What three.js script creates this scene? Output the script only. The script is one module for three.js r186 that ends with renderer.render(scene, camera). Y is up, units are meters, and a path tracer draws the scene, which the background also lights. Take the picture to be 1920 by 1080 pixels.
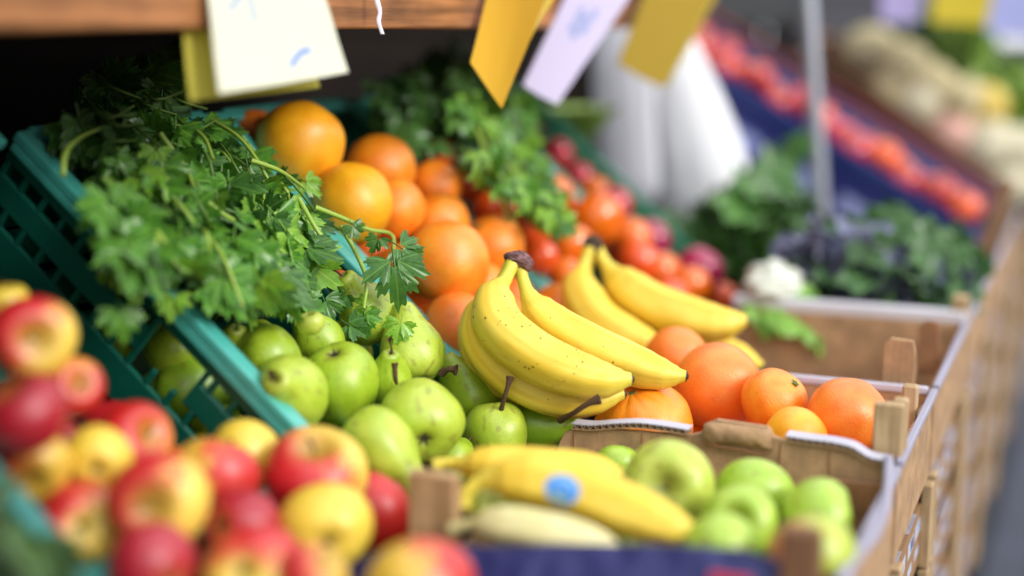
import * as THREE from 'three';
import { RoundedBoxGeometry } from 'three/addons/geometries/RoundedBoxGeometry.js';
import { ImprovedNoise } from 'three/addons/math/ImprovedNoise.js';
import { mergeGeometries } from 'three/addons/utils/BufferGeometryUtils.js';

// ------------------------------------------------------------------ camera, sky, sun, exposure
const scene = new THREE.Scene();
const FP = 2667, PITCH = 10.4 * Math.PI / 180, YAW = 22.4 * Math.PI / 180;   // lens in photo pixels (1920 wide)
const EYE = new THREE.Vector3(0, 1.45, 0);
const FWD = new THREE.Vector3(-Math.sin(YAW) * Math.cos(PITCH), -Math.sin(PITCH), -Math.cos(YAW) * Math.cos(PITCH));
const RGT = new THREE.Vector3(Math.cos(YAW), 0, -Math.sin(YAW));
const UPV = new THREE.Vector3().crossVectors(RGT, FWD);
const camera = new THREE.PerspectiveCamera(2 * Math.atan(540 / FP) * 180 / Math.PI, 16 / 9, 0.05, 300);
camera.position.copy(EYE);
camera.lookAt(EYE.clone().add(FWD));
camera.focus = 1.455;
camera.userData.fStop = 0.98;
camera.updateMatrixWorld();

{ // overcast sky: soft, a little brighter overhead
  const W = 64, H = 32, d = new Float32Array(W * H * 4);
  for (let j = 0; j < H; j++) for (let i = 0; i < W; i++) {
    const el = Math.max(0, ((j + 0.5) / H - 0.5) * Math.PI), s = 0.8 + 0.45 * Math.sin(el), k = (j * W + i) * 4;
    d[k] = 0.96 * s; d[k + 1] = 0.98 * s; d[k + 2] = 1.03 * s; d[k + 3] = 1;
  }
  const t = new THREE.DataTexture(d, W, H, THREE.RGBAFormat, THREE.FloatType);
  t.mapping = THREE.EquirectangularReflectionMapping; t.magFilter = THREE.LinearFilter; t.wrapS = THREE.RepeatWrapping; t.needsUpdate = true;
  scene.background = t; scene.environment = t;
}
const sun = new THREE.DirectionalLight(new THREE.Color(1, 0.96, 0.9), 1.75);
sun.position.set(3.5, 3.1, -0.5); sun.target.position.set(-0.5, 1.1, -1.6);
sun.castShadow = true; sun.shadow.radius = 46; sun.shadow.mapSize.set(2048, 2048);
Object.assign(sun.shadow.camera, { left: -4, right: 4, top: 4, bottom: -4, near: 0.1, far: 20 });
scene.add(sun, sun.target);
const renderer = new THREE.WebGLRenderer({ antialias: true });
renderer.toneMapping = THREE.LinearToneMapping;
renderer.toneMappingExposure = 1.62;
renderer.shadowMap.enabled = true;
renderer.setSize(1024, 576);

// ------------------------------------------------------------------ helpers
const V = (x, y, z) => new THREE.Vector3(x, y, z);
function rng(seed) { let a = seed >>> 0; return () => { a = (a + 0x6D2B79F5) >>> 0; let t = a; t = Math.imul(t ^ (t >>> 15), t | 1); t ^= t + Math.imul(t ^ (t >>> 7), t | 61); return ((t ^ (t >>> 14)) >>> 0) / 4294967296; }; }
const clamp = (x, a = 0, b = 1) => Math.min(b, Math.max(a, x));
const lerp = (a, b, t) => a + (b - a) * t;
const sst = (a, b, x) => { const t = clamp((x - a) / (b - a)); return t * t * (3 - 2 * t); };
const ino = new ImprovedNoise();
const noise = (x, y, z) => ino.noise(x + 31.7, y + 17.3, z + 9.1);
const fbm = (x, y, z, o = 4) => { let s = 0, a = 0.5; for (let i = 0; i < o; i++) { s += a * noise(x, y, z); x *= 2.03; y *= 2.03; z *= 2.03; a *= 0.5; } return s; };
const ray = (px, py) => FWD.clone().addScaledVector(RGT, (px - 960) / FP).addScaledVector(UPV, -(py - 540) / FP);
const at = (px, py, t) => EYE.clone().addScaledVector(ray(px, py), t);       // a point seen at a pixel of the photo, t metres deep
const depthOf = (p) => p.clone().sub(EYE).dot(FWD);
function onPlane(px, py, p0, n) { const r = ray(px, py); return EYE.clone().addScaledVector(r, p0.clone().sub(EYE).dot(n) / r.dot(n)); }
const onZ = (px, py, z) => onPlane(px, py, V(0, 0, z), V(0, 0, 1));
const onY = (px, py, y) => onPlane(px, py, V(0, y, 0), V(0, 1, 0));
const onX = (px, py, x) => onPlane(px, py, V(x, 0, 0), V(1, 0, 0));
const TILT = 41 * Math.PI / 180;                                              // the crates' slope
const SN = V(Math.sin(TILT), Math.cos(TILT), 0), SV = V(Math.cos(TILT), -Math.sin(TILT), 0), SO = V(-0.717, 1.165, 0);
const slope = (v, w, z) => V(SO.x, SO.y, z).addScaledVector(SV, v).addScaledVector(SN, w);
const onSlope = (px, py, w = 0) => onPlane(px, py, SO.clone().addScaledVector(SN, w), SN);
const camDir = (r, u, b) => V(0, 0, 0).addScaledVector(RGT, r).addScaledVector(UPV, u).addScaledVector(FWD, -b).normalize();

const used = new Map();
function numbered(n) { const k = used.get(n) ?? 0; used.set(n, k + 1); return k ? n + '_' + String(k).padStart(3, '0') : n; }
function thing(name, label, category, pos = V(0, 0, 0), group) {
  const o = new THREE.Group(); o.name = numbered(name); o.position.copy(pos);
  o.userData = { label, category }; if (group) o.userData.group = group;
  scene.add(o); return o;
}
function part(name, geo, mat, parent) {
  const m = new THREE.Mesh(geo, mat); m.name = name; m.castShadow = m.receiveShadow = true; parent.add(m); return m;
}
function wpart(name, geo, mat, thingGroup) { const m = part(name, geo, mat, thingGroup); m.position.sub(thingGroup.position); return m; } // geometry given in world places
function struct(name, geo, mat) { const m = part(name, geo, mat, scene); m.userData.kind = 'structure'; return m; }

function grid(nu, nv, fn, closed = true) {
  const pos = [], uv = [], idx = [];
  for (let j = 0; j <= nv; j++) for (let i = 0; i <= nu; i++) { const p = fn(i / nu, j / nv); pos.push(p.x, p.y, p.z); uv.push(i / nu, j / nv); }
  for (let j = 0; j < nv; j++) for (let i = 0; i < nu; i++) { const a = j * (nu + 1) + i, b = a + 1, c = a + nu + 1, d = c + 1; idx.push(a, b, d, a, d, c); }
  const g = new THREE.BufferGeometry();
  g.setAttribute('position', new THREE.Float32BufferAttribute(pos, 3)); g.setAttribute('uv', new THREE.Float32BufferAttribute(uv, 2)); g.setIndex(idx);
  g.computeVertexNormals();
  if (closed) { const n = g.attributes.normal; for (let j = 0; j <= nv; j++) { const a = j * (nu + 1), b = a + nu; const s = V(n.getX(a) + n.getX(b), n.getY(a) + n.getY(b), n.getZ(a) + n.getZ(b)).normalize(); n.setXYZ(a, s.x, s.y, s.z); n.setXYZ(b, s.x, s.y, s.z); } }
  return g;
}
function boxUV(g, s = 1, turn = false) { // uv in metres by the face's main axis; turn puts the texture's grain (u) on the other axis
  const p = g.attributes.position, n = g.attributes.normal, uv = new Float32Array(p.count * 2);
  for (let i = 0; i < p.count; i++) {
    const ax = Math.abs(n.getX(i)), ay = Math.abs(n.getY(i)), az = Math.abs(n.getZ(i)), x = p.getX(i), y = p.getY(i), z = p.getZ(i);
    let a, b; if (ax >= ay && ax >= az) { a = z; b = y; } else if (ay >= az) { a = x; b = z; } else { a = x; b = y; }
    if (turn) [a, b] = [b, a];
    uv[2 * i] = a * s; uv[2 * i + 1] = b * s;
  }
  g.setAttribute('uv', new THREE.BufferAttribute(uv, 2)); return g;
}
function box(w, h, d, x, y, z, r = 0.0015, turn = false) {
  const g = new RoundedBoxGeometry(w, h, d, 1, Math.min(r, w / 2.2, h / 2.2, d / 2.2)); g.translate(x, y, z); return boxUV(g, 1, turn);
}
function tube(points, radius, seg = 16, rad = 7, taper) {
  const c = new THREE.CatmullRomCurve3(points); const fr = c.computeFrenetFrames(seg);
  return grid(rad, seg, (u, v) => {
    const k = Math.round(v * seg), p = c.getPointAt(clamp(v)), a = u * Math.PI * 2, r = radius * (taper ? taper(v) : 1);
    return p.addScaledVector(fr.normals[k], -Math.cos(a) * r).addScaledVector(fr.binormals[k], Math.sin(a) * r);
  });
}
function tex(W, H, fn, repeat = true) { // fn(u, v) -> [r, g, b] 0..255
  const d = new Uint8Array(W * H * 4);
  for (let j = 0; j < H; j++) for (let i = 0; i < W; i++) { const c = fn((i + 0.5) / W, (j + 0.5) / H), k = (j * W + i) * 4; d[k] = clamp(c[0], 0, 255); d[k + 1] = clamp(c[1], 0, 255); d[k + 2] = clamp(c[2], 0, 255); d[k + 3] = 255; }
  const t = new THREE.DataTexture(d, W, H); t.magFilter = THREE.LinearFilter; t.minFilter = THREE.LinearFilter; t.colorSpace = THREE.SRGBColorSpace;
  if (repeat) t.wrapS = t.wrapT = THREE.RepeatWrapping; t.needsUpdate = true; return t;
}
const mixc = (a, b, t) => [lerp(a[0], b[0], t), lerp(a[1], b[1], t), lerp(a[2], b[2], t)];
const std = (o) => new THREE.MeshPhysicalMaterial(o);
const hex = (h) => new THREE.Color(h);
function ballTex(W, H, fn) { // fn(direction, polar angle from the top, longitude) -> colour
  return tex(W, H, (u, v) => { const th = u * 2 * Math.PI, a = (1 - v) * Math.PI, s = Math.sin(a); return fn(s * Math.cos(th), Math.cos(a), s * Math.sin(th), a, th); });
}

// ------------------------------------------------------------------ plain materials
function woodTex(a, b, seed, knots = 0.5) {
  return tex(512, 512, (u, v) => {
    const s = Math.sin(u * 6.283) * 0.6, c = Math.cos(u * 6.283) * 0.6;   // repeats along u
    const g = fbm(s + seed, v * 26, c, 4), f = noise(s * 3 + seed, v * 160, c * 3), k = fbm(s * 2 + seed, v * 5, c * 2 + 4, 3);
    let t = clamp(0.5 + g * 0.9 + f * 0.18 + k * knots);
    return mixc(a, b, t);
  });
}
const woodPale = std({ map: woodTex([150, 122, 84], [205, 178, 138], 3), roughness: 0.72 });
woodPale.map.repeat.set(4, 4);
const woodShelf = std({ map: woodTex([104, 66, 34], [186, 124, 74], 11, 1.1), roughness: 0.6 }); woodShelf.map.repeat.set(1.4, 4);
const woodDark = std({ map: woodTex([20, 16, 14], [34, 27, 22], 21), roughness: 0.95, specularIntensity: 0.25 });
const woodBrown = std({ map: woodTex([96, 66, 44], [140, 100, 68], 33), roughness: 0.75 }); woodBrown.map.repeat.set(3, 3);
const cardTex = tex(512, 512, (u, v) => {
  const n = fbm(u * 8, v * 8, 2, 4), fi = noise(u * 120, v * 30, 5) * 0.5 + noise(u * 30, v * 140, 8) * 0.5, fl = Math.sin(u * 6.283 * 36) * 0.5;
  const k = 1 + n * 0.3 + fi * 0.08 + fl * 0.025, st = sst(0.2, 0.5, fbm(u * 3 + 5, v * 3, 4, 4)); return mixc([170 * k, 136 * k, 100 * k], [120, 98, 76], st * 0.45);
});
cardTex.repeat.set(4, 4);
const card = std({ map: cardTex, roughness: 0.86 });
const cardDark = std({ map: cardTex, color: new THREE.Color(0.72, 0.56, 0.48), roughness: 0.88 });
const cardWhite = std({ map: tex(256, 256, (u, v) => { const k = 1 + fbm(u * 6, v * 6, 1, 4) * 0.12; return [208 * k, 208 * k, 216 * k]; }), roughness: 0.6 });
const edgeMat = std({ map: cardWhite.map, color: new THREE.Color(0.5, 0.48, 0.56), roughness: 0.8 });
const flapMat = std({ map: cardWhite.map, color: new THREE.Color(0.82, 0.8, 0.86), roughness: 0.6 });
const fluteMat = std({ color: new THREE.Color(0.36, 0.24, 0.14), roughness: 0.9 });
const teal = std({ color: new THREE.Color(0.004, 0.1, 0.068), roughness: 0.36, bumpMap: tex(128, 128, (u, v) => { const k = 128 + 90 * noise(u * 40, v * 40, 3); return [k, k, k]; }), bumpScale: 0.0002 });
const tealRim = std({ color: new THREE.Color(0.07, 0.42, 0.36), roughness: 0.3, clearcoat: 0.4, clearcoatRoughness: 0.3 });
const cornerRim = std({ color: new THREE.Color(0.02, 0.17, 0.15), roughness: 0.4 });
const greenCrate = std({ color: new THREE.Color(0.02, 0.15, 0.06), roughness: 0.45 });
const blueCrate = std({ color: new THREE.Color(0.012, 0.03, 0.17), roughness: 0.45 });
const blueCrate2 = std({ color: new THREE.Color(0.02, 0.13, 0.36), roughness: 0.45 });
const steel = std({ color: new THREE.Color(0.42, 0.44, 0.5), roughness: 0.42, metalness: 0.6 });
const stemBrown = std({ map: tex(64, 256, (u, v) => { const k = 1 + 0.5 * fbm(u * 5, v * 24, 3, 3); return [92 * k, 66 * k, 46 * k]; }), roughness: 0.85, bumpMap: tex(64, 256, (u, v) => { const k = 128 + 120 * fbm(u * 6, v * 20, 7, 3); return [k, k, k]; }), bumpScale: 0.001 });
const stemGreen = std({ color: new THREE.Color(0.2, 0.33, 0.05), roughness: 0.5 });
const calyxMat = std({ color: new THREE.Color(0.035, 0.022, 0.01), roughness: 0.95 });

// ------------------------------------------------------------------ ground, back of the stall
{
  const pavTex = tex(1024, 1024, (u, v) => { const n = fbm(u * 12, v * 12, 1, 5), g = noise(u * 200, v * 200, 4); const k = 1 + 0.2 * n + 0.1 * g; return [84 * k, 88 * k, 102 * k]; });
  pavTex.repeat.set(60, 60);
  const g = new THREE.PlaneGeometry(240, 240); g.rotateX(-Math.PI / 2);
  struct('ground', g, std({ map: pavTex, roughness: 0.9 }));
  const slab = box(0.59, 0.012, 0.59, 0, 0, 0, 0.004);
  const slabMats = [0, 1, 2].map((i) => std({ map: pavTex, color: new THREE.Color(0.95 + i * 0.05, 0.97 + i * 0.04, 1.02 + i * 0.03), roughness: 0.88 }));
  const pav = new THREE.Group(); pav.name = 'pavement'; pav.userData.kind = 'structure'; scene.add(pav);
  for (let i = 0; i < 4; i++) for (let k = 0; k < 18; k++) { const m = part('paving_slab', slab, slabMats[(i * 7 + k * 5) % 3], pav); m.position.set(0.22 + i * 0.6, 0.0065, 1 - k * 0.6); }
}
{ // the row of houses across the street shuts off the low sky
  const t = thing('brick_building', 'plain building row across the street, outside the frame', 'building', V(6.2, 0, -3));
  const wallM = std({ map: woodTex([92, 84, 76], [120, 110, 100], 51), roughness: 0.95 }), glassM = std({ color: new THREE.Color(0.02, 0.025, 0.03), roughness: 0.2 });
  part('wall', box(0.4, 2.7, 44, 0.2, 1.35, 0, 0.02), wallM, t); part('cornice', box(0.5, 0.16, 44.2, 0.19, 2.78, 0, 0.02), wallM, t);
  for (let i = 0; i < 14; i++) for (const y of [1.5]) part('window', box(0.05, 1.3, 1.1, -0.005, y, -20 + i * 3, 0.01), glassM, t);
}
const backWall = thing('back_wall', 'dark boarded wall behind the fruit stall in deep shade', 'wall', V(-1.5, 0, -2));
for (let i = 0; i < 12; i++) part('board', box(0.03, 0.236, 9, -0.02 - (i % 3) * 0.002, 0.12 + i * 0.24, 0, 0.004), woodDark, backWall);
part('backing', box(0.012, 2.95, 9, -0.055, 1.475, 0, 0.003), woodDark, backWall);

const shelf = thing('wooden_shelf', 'long worn wooden shelf board running above the tilted green crates', 'shelf', V(-0.69, 1.448, -0.6));
part('front_board', box(0.022, 0.14, 4.6, -0.011, 0.07, 0.55, 0.003), woodShelf, shelf);
for (let i = 0; i < 4; i++) part('plank', box(0.188, 0.022, 4.6, -0.118 - i * 0.19, 0.03, 0.55, 0.003), woodBrown, shelf);
for (const z of [1.6, 0.2, -1.7]) part('bracket', box(0.74, 0.06, 0.04, -0.4, 0.072, z, 0.004), woodDark, shelf);
{ // the top storey of the stall: a dark back board so that little sky light comes in over the shelf
  const t = thing('produce_box_wall', 'row of dark boxes standing on the wooden shelf above', 'boxes', V(-1.1, 1.49, -0.6));
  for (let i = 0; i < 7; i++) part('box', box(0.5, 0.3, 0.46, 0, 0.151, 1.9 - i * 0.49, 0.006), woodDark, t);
}
{ // the near end of the stall is closed by a dark sheet
  const t = thing('side_tarpaulin', 'dark green tarpaulin closing the near end of the stall', 'tarpaulin', V(-1.03, 0, -0.34));
  const g = grid(40, 10, (u, v) => V((u - 0.5) * 0.98, v * 2.1, 0.012 * Math.sin(u * 40) + 0.01 * noise(u * 5, v * 3, 1)), false);
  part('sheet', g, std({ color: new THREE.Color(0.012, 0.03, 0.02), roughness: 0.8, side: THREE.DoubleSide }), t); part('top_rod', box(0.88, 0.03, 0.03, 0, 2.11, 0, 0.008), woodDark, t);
}
{ // sloping trestle under the crates
  const t = thing('trestle', 'rough timber trestle carrying the tilted crates, mostly hidden', 'stand', V(-0.75, 0, -1));
  const g = box(0.74, 0.02, 4.0, 0, 0, 0, 0.003); const m = part('sloping_board', g, woodDark, t);
  const p = slope(0.05, -0.185, -0.4); m.position.copy(p.sub(t.position)); m.rotation.z = -TILT;
  for (const z of [-2.2, -1.2, -0.2, 1]) { part('leg', box(0.06, 0.72, 0.06, 0.12, 0.36, z + 1, 0.004), woodDark, t); part('leg', box(0.06, 1.15, 0.06, -0.3, 0.575, z + 1, 0.004), woodDark, t); }
}

{
  const t = thing('dark_partition', 'dark partition behind the far boxes at the back of the stall', 'wall', V(-0.95, 0, -5.2));
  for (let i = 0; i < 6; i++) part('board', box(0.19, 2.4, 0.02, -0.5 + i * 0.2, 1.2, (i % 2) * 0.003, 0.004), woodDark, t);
}
// ------------------------------------------------------------------ tilted plastic crates
function slotWall(L, H, T, parent, mats, z, side, hole) { // wall lying along v (local x), hanging down from w = 0 (local y), outer face towards side
  const [m, rim] = mats, v0 = -0.29, v1 = v0 + L, vm = (v0 + v1) / 2;
  part('rim', box(L, 0.012, 0.02, vm, -0.006, z, 0.003), rim, parent);
  part('rim_lip', box(L * 0.98, 0.008, 0.003, vm, -0.016, z + side * 0.0085, 0.001), rim, parent);
  const bands = [[-0.028, 0.014], [-0.063, 0.028], [-0.114, 0.042]];
  bands.forEach(([y, h], i) => {
    if (i === 1 && hole) {
      part('slat', box(hole[0] - v0, h, T, (hole[0] + v0) / 2, y, z, 0.003), m, parent);
      part('slat', box(v1 - hole[1], h, T, (hole[1] + v1) / 2, y, z, 0.003), m, parent);
    } else part('slat', box(L, h, T, vm, y, z, 0.003), m, parent);
  });
  const n = 15; for (let i = 0; i <= n; i++) {
    const x = lerp(v0 + 0.006, v1 - 0.006, i / n); if (hole && x > hole[0] + 0.004 && x < hole[1] - 0.004) { part('rib', ribLow, m, parent).position.set(x, -0.085, z); continue; }
    part('rib', ribHigh, m, parent).position.set(x, -0.042, z); part('rib', ribLow, m, parent).position.set(x, -0.085, z);
  }
  if (hole) for (const x of hole) part('hole_edge', box(0.005, 0.044, T * 1.15, x, -0.055, z, 0.002), m, parent);
}
const ribHigh = box(0.006, 0.016, 0.006, 0, 0, 0, 0.001), ribLow = box(0.006, 0.018, 0.006, 0, 0, 0, 0.001);
function tiltedCrate(label, z0, z1, { tilt = TILT, origin = null, mats = [teal, tealRim], hole = null, L = 0.415, lift = 0, group = null, noFar = false, noNear = false } = {}) {
  const t = thing('plastic_crate', label, 'crate', origin ?? V(SO.x, SO.y, 0).addScaledVector(SN, lift), group);
  t.rotation.z = -tilt;
  if (!noNear) slotWall(L, 0.15, 0.007, t, mats, z0, 1, hole);
  if (!noFar) slotWall(L, 0.15, 0.007, t, mats, z1, -1, null);
  const D = z0 - z1 - 0.02, zm = (z0 + z1) / 2, v1 = -0.29 + L;
  for (const v of [-0.286, v1 - 0.004]) { part('end_rim', box(0.018, 0.012, D, v, -0.006 - (v > 0 ? 0.03 : 0), zm, 0.003), mats[1], t); part('end_panel', box(0.006, v > 0 ? 0.09 : 0.12, D, v, v > 0 ? -0.09 : -0.075, zm, 0.002), mats[0], t); }
  for (let i = 0; i < 7; i++) part('bottom_slat', box(L / 7 - 0.01, 0.006, D, -0.29 + (i + 0.5) * L / 7, -0.142, zm, 0.002), mats[0], t);
  return t;
}
tiltedCrate('green plastic crate at the lower left corner, nearest of the tilted row', -0.42, -0.742, { mats: [greenCrate, cornerRim], L: 0.43 });
tiltedCrate('tilted green plastic crate holding the red and yellow apples', -0.765, -1.045, { noFar: true, noNear: true });
tiltedCrate('tilted teal plastic crate with handle hole, holding green pears under parsley', -1.066, -1.37, { hole: [-0.068, 0.0] });
tiltedCrate('tilted green plastic crate holding the large oranges', -1.392, -1.71);
tiltedCrate('tilted green plastic crate holding tomatoes and a bunch of herbs', -1.732, -2.085);
tiltedCrate('far tilted green plastic crate holding dark red tomatoes by the white bags', -2.107, -2.285, { mats: [greenCrate, greenCrate], L: 0.43 });

// ------------------------------------------------------------------ fruit shapes and skins
function appleGeo(seed) {
  const r = rng(seed), ph = r() * 6, l2 = 0.02 + r() * 0.02, ax = (r() - 0.5) * 0.08;
  return grid(44, 32, (u, v) => {
    const th = u * 2 * Math.PI, a = (1 - v) * Math.PI; let rr = Math.sin(a) * (1 + 0.09 * Math.cos(a));
    let y = 0.9 * Math.cos(a) - 0.36 * Math.exp(-((a / 0.4) ** 2)) + 0.24 * Math.exp(-(((Math.PI - a) / 0.36) ** 2));
    const low = sst(1.4, 2.6, a); rr *= 1 + low * 0.03 * Math.cos(5 * th + ph) + l2 * Math.cos(2 * th + ph * 2) + 0.015 * Math.cos(3 * th);
    y += low * 0.035 * Math.cos(5 * th + ph) * Math.sin(a); y += ax * rr * Math.cos(th + ph);
    return V(rr * Math.cos(th), y, -rr * Math.sin(th) * -1).multiplyScalar(1);
  });
}
function pearGeo(seed) {
  const r = rng(seed), ph = r() * 6, bend = 0.1 + r() * 0.12, neck = 0.4 + r() * 0.1, top = 1.5 + r() * 0.25;
  const prof = [[0, -0.78], [0.22, -0.9], [0.5, -0.88], [0.8, -0.66], [0.97, -0.3], [1, 0], [0.94, 0.34], [0.8, 0.68], [0.64, 0.95], [neck + 0.08, 1.2], [neck, top - 0.18], [neck * 0.8, top - 0.02], [neck * 0.42, top + 0.05], [0.05, top - 0.02]].map(([x, y]) => V(x, y, 0));
  const c = new THREE.CatmullRomCurve3(prof);
  return grid(40, 36, (u, v) => {
    const p = c.getPoint(v), th = u * 2 * Math.PI; const n = 1 + 0.03 * Math.cos(2 * th + ph) + 0.03 * Math.sin(3 * th + p.y * 2 + ph) + 0.03 * noise(Math.cos(th) * 1.6 + seed, p.y * 1.6, Math.sin(th) * 1.6);
    return V(p.x * n * Math.cos(th) + bend * Math.max(0, p.y) ** 2 * 0.4, p.y, p.x * n * Math.sin(th));
  });
}
function orangeGeo(seed, squash) {
  return grid(48, 32, (u, v) => {
    const th = u * 2 * Math.PI, a = (1 - v) * Math.PI, s = Math.sin(a), x = s * Math.cos(th), y = Math.cos(a), z = s * Math.sin(th);
    const k = 1 + 0.045 * noise(x * 1.3 + seed * 3.1, y * 1.3, z * 1.3) - 0.06 * Math.exp(-((a / 0.28) ** 2)) - 0.03 * Math.exp(-(((Math.PI - a) / 0.25) ** 2));
    return V(x * k, y * k * squash, z * k);
  });
}
function mandarinGeo() { // soft folds that run out from the button
  return grid(72, 32, (u, v) => {
    const th = u * 2 * Math.PI, a = (1 - v) * Math.PI, s = Math.sin(a), x = s * Math.cos(th), y = Math.cos(a), z = s * Math.sin(th);
    const f = Math.exp(-((a / 0.6) ** 2)) * s, k = 1 - 0.09 * f * Math.pow(0.5 + 0.5 * Math.cos(9 * th + 0.6 * Math.sin(th)), 3) + 0.04 * noise(x * 2, y * 2, z * 2 + 4) - 0.05 * Math.exp(-((a / 0.2) ** 2));
    return V(x * k, y * k * 0.86, z * k);
  });
}
function tomatoGeo(seed) {
  return grid(32, 22, (u, v) => {
    const th = u * 2 * Math.PI, a = (1 - v) * Math.PI, s = Math.sin(a); const k = 1 + 0.035 * s * Math.cos(5 * th + seed) * sst(1.7, 0.3, a) + 0.02 * noise(Math.cos(th) * 1.5 + seed, a, Math.sin(th) * 1.5);
    return V(s * Math.cos(th) * k, (0.86 * Math.cos(a) - 0.14 * Math.exp(-((a / 0.4) ** 2))), s * Math.sin(th) * k);
  });
}
const APPLE = [1, 2, 3].map(appleGeo), PEAR = [4, 5, 6].map(pearGeo), ORANGE = [orangeGeo(1, 0.96), orangeGeo(2, 1.0), orangeGeo(3, 0.92)], TOMATO = [1, 2].map(tomatoGeo), MANDARIN = [mandarinGeo()];
const redApple = (seed, amount, yel, red) => ballTex(512, 256, (x, y, z, a, th) => {
  const n = fbm(x * 1.6 + seed, y * 1.6, z * 1.6, 4), streak = noise(x * 14 + seed, y * 1.6, z * 14) * 0.6 + noise(x * 34 + seed, y * 2.5, z * 34) * 0.4;
  let m = sst(-0.28, 0.3, x * 0.75 + amount - 0.08 + n * 0.6 + streak * 0.55 + y * 0.1);
  const hollow = Math.exp(-((a / 0.42) ** 2)), bot = Math.exp(-(((Math.PI - a) / 0.4) ** 2));
  m *= 1 - 0.75 * hollow; m *= 1 - 0.6 * bot;
  let c = mixc(yel, red, m); const sp = noise(x * 60, y * 60, z * 60 + seed);
  if (sp > 0.52) c = mixc(c, [240, 214, 150], 0.45 * (1 - hollow));
  c = mixc(c, [150, 122, 36], hollow * 0.65); c = mixc(c, [188, 158, 60], bot * 0.5);
  const k = 1 + 0.1 * n + 0.05 * streak; return [c[0] * k, c[1] * k, c[2] * k];
});
const YEL = [238, 204, 84], RED = [194, 26, 36], DRED = [160, 12, 36];
const fruitSkin = (map, extra = {}) => std({ map, roughness: 0.42, clearcoat: 0.55, clearcoatRoughness: 0.42, ...extra });
const APPLE_MAT = [redApple(1, 0.06, YEL, RED), redApple(5, 0.75, [216, 120, 40], DRED), redApple(9, -0.62, [226, 196, 66], [214, 110, 50]), redApple(13, -0.12, [214, 176, 60], [196, 40, 40]), redApple(17, 0.3, [224, 150, 44], [186, 22, 22])].map((t) => fruitSkin(t));
const greenSkin = (seed, base, light, speck) => ballTex(512, 256, (x, y, z, a) => {
  const n = fbm(x * 1.8 + seed, y * 1.8, z * 1.8, 4), sp = noise(x * 46 + seed, y * 46, z * 46), f = noise(x * 90, y * 90, z * 90 + seed);
  let c = mixc(base, light, clamp(0.5 + n * 1.3)); if (sp > 0.34) c = mixc(c, speck, 0.55); c = mixc(c, speck, clamp(f) * 0.3); const ru = noise(x * 4 + seed, y * 4, z * 4 + 3); c = mixc(c, [128, 116, 44], 0.4 * sst(0.3, 0.55, ru));
  const hollow = Math.exp(-((a / 0.3) ** 2)), bot = Math.exp(-(((Math.PI - a) / 0.22) ** 2)); c = mixc(c, [96, 88, 30], hollow * 0.45 + bot * 0.6);
  return c;
});
const GAPPLE_MAT = [greenSkin(2, [166, 186, 52], [196, 208, 92], [212, 220, 136]), greenSkin(8, [138, 178, 34], [172, 200, 66], [198, 214, 120])].map((t) => fruitSkin(t));
GAPPLE_MAT.push(fruitSkin(redApple(23, -0.5, [176, 192, 66], [206, 120, 84])));
const bumpSkin = tex(256, 128, (u, v) => { const k = 128 + 100 * fbm(u * 14, v * 7, 2, 4); return [k, k, k]; });
const PEAR_MAT = [greenSkin(31, [146, 178, 28], [176, 200, 54], [112, 136, 36]), greenSkin(37, [162, 188, 42], [192, 210, 76], [140, 156, 54]), greenSkin(43, [122, 168, 26], [156, 188, 46], [96, 124, 32])].map((t) => fruitSkin(t, { roughness: 0.42, bumpMap: bumpSkin, bumpScale: 0.0012 }));
const pore = tex(512, 256, (u, v) => { let k = 0; const n = noise(u * 150, v * 75, 3) * 0.7 + noise(u * 75, v * 38, 6) * 0.5; k = 150 + 100 * n; return [k, k, k]; });
const orangeSkin = (seed, a, b) => ballTex(512, 256, (x, y, z, p) => { const n = fbm(x * 2 + seed, y * 2, z * 2, 4), f = noise(x * 60, y * 60, z * 60 + seed); let c = mixc(a, b, clamp(0.5 + n * 1.4)); const k = 1 + f * 0.07; c = mixc(c, [206, 150, 40], 0.4 * Math.exp(-((p / 0.16) ** 2))); return [c[0] * k, c[1] * k, c[2] * k]; });
const ORANGE_MAT = [orangeSkin(1, [244, 128, 14], [250, 156, 40]), orangeSkin(4, [244, 160, 6], [250, 182, 28]), orangeSkin(7, [242, 114, 24], [248, 140, 46]), orangeSkin(9, [240, 132, 12], [246, 156, 30])].map((t) => fruitSkin(t, { roughness: 0.42, clearcoat: 0.6, clearcoatRoughness: 0.5, bumpMap: pore, bumpScale: 0.0006 }));
const tomSkin = (a, b, s) => ballTex(256, 128, (x, y, z) => mixc(a, b, clamp(0.5 + 1.3 * fbm(x * 2 + s, y * 2, z * 2, 3))));
const TOM_MAT = [tomSkin([226, 72, 22], [236, 100, 36], 1), tomSkin([228, 100, 12], [234, 122, 26], 5), tomSkin([178, 34, 34], [196, 56, 44], 8), tomSkin([150, 18, 60], [176, 40, 92], 11), tomSkin([178, 24, 46], [204, 60, 76], 14)].map((t) => fruitSkin(t, { roughness: 0.2, clearcoat: 0.6, clearcoatRoughness: 0.15 }));

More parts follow.
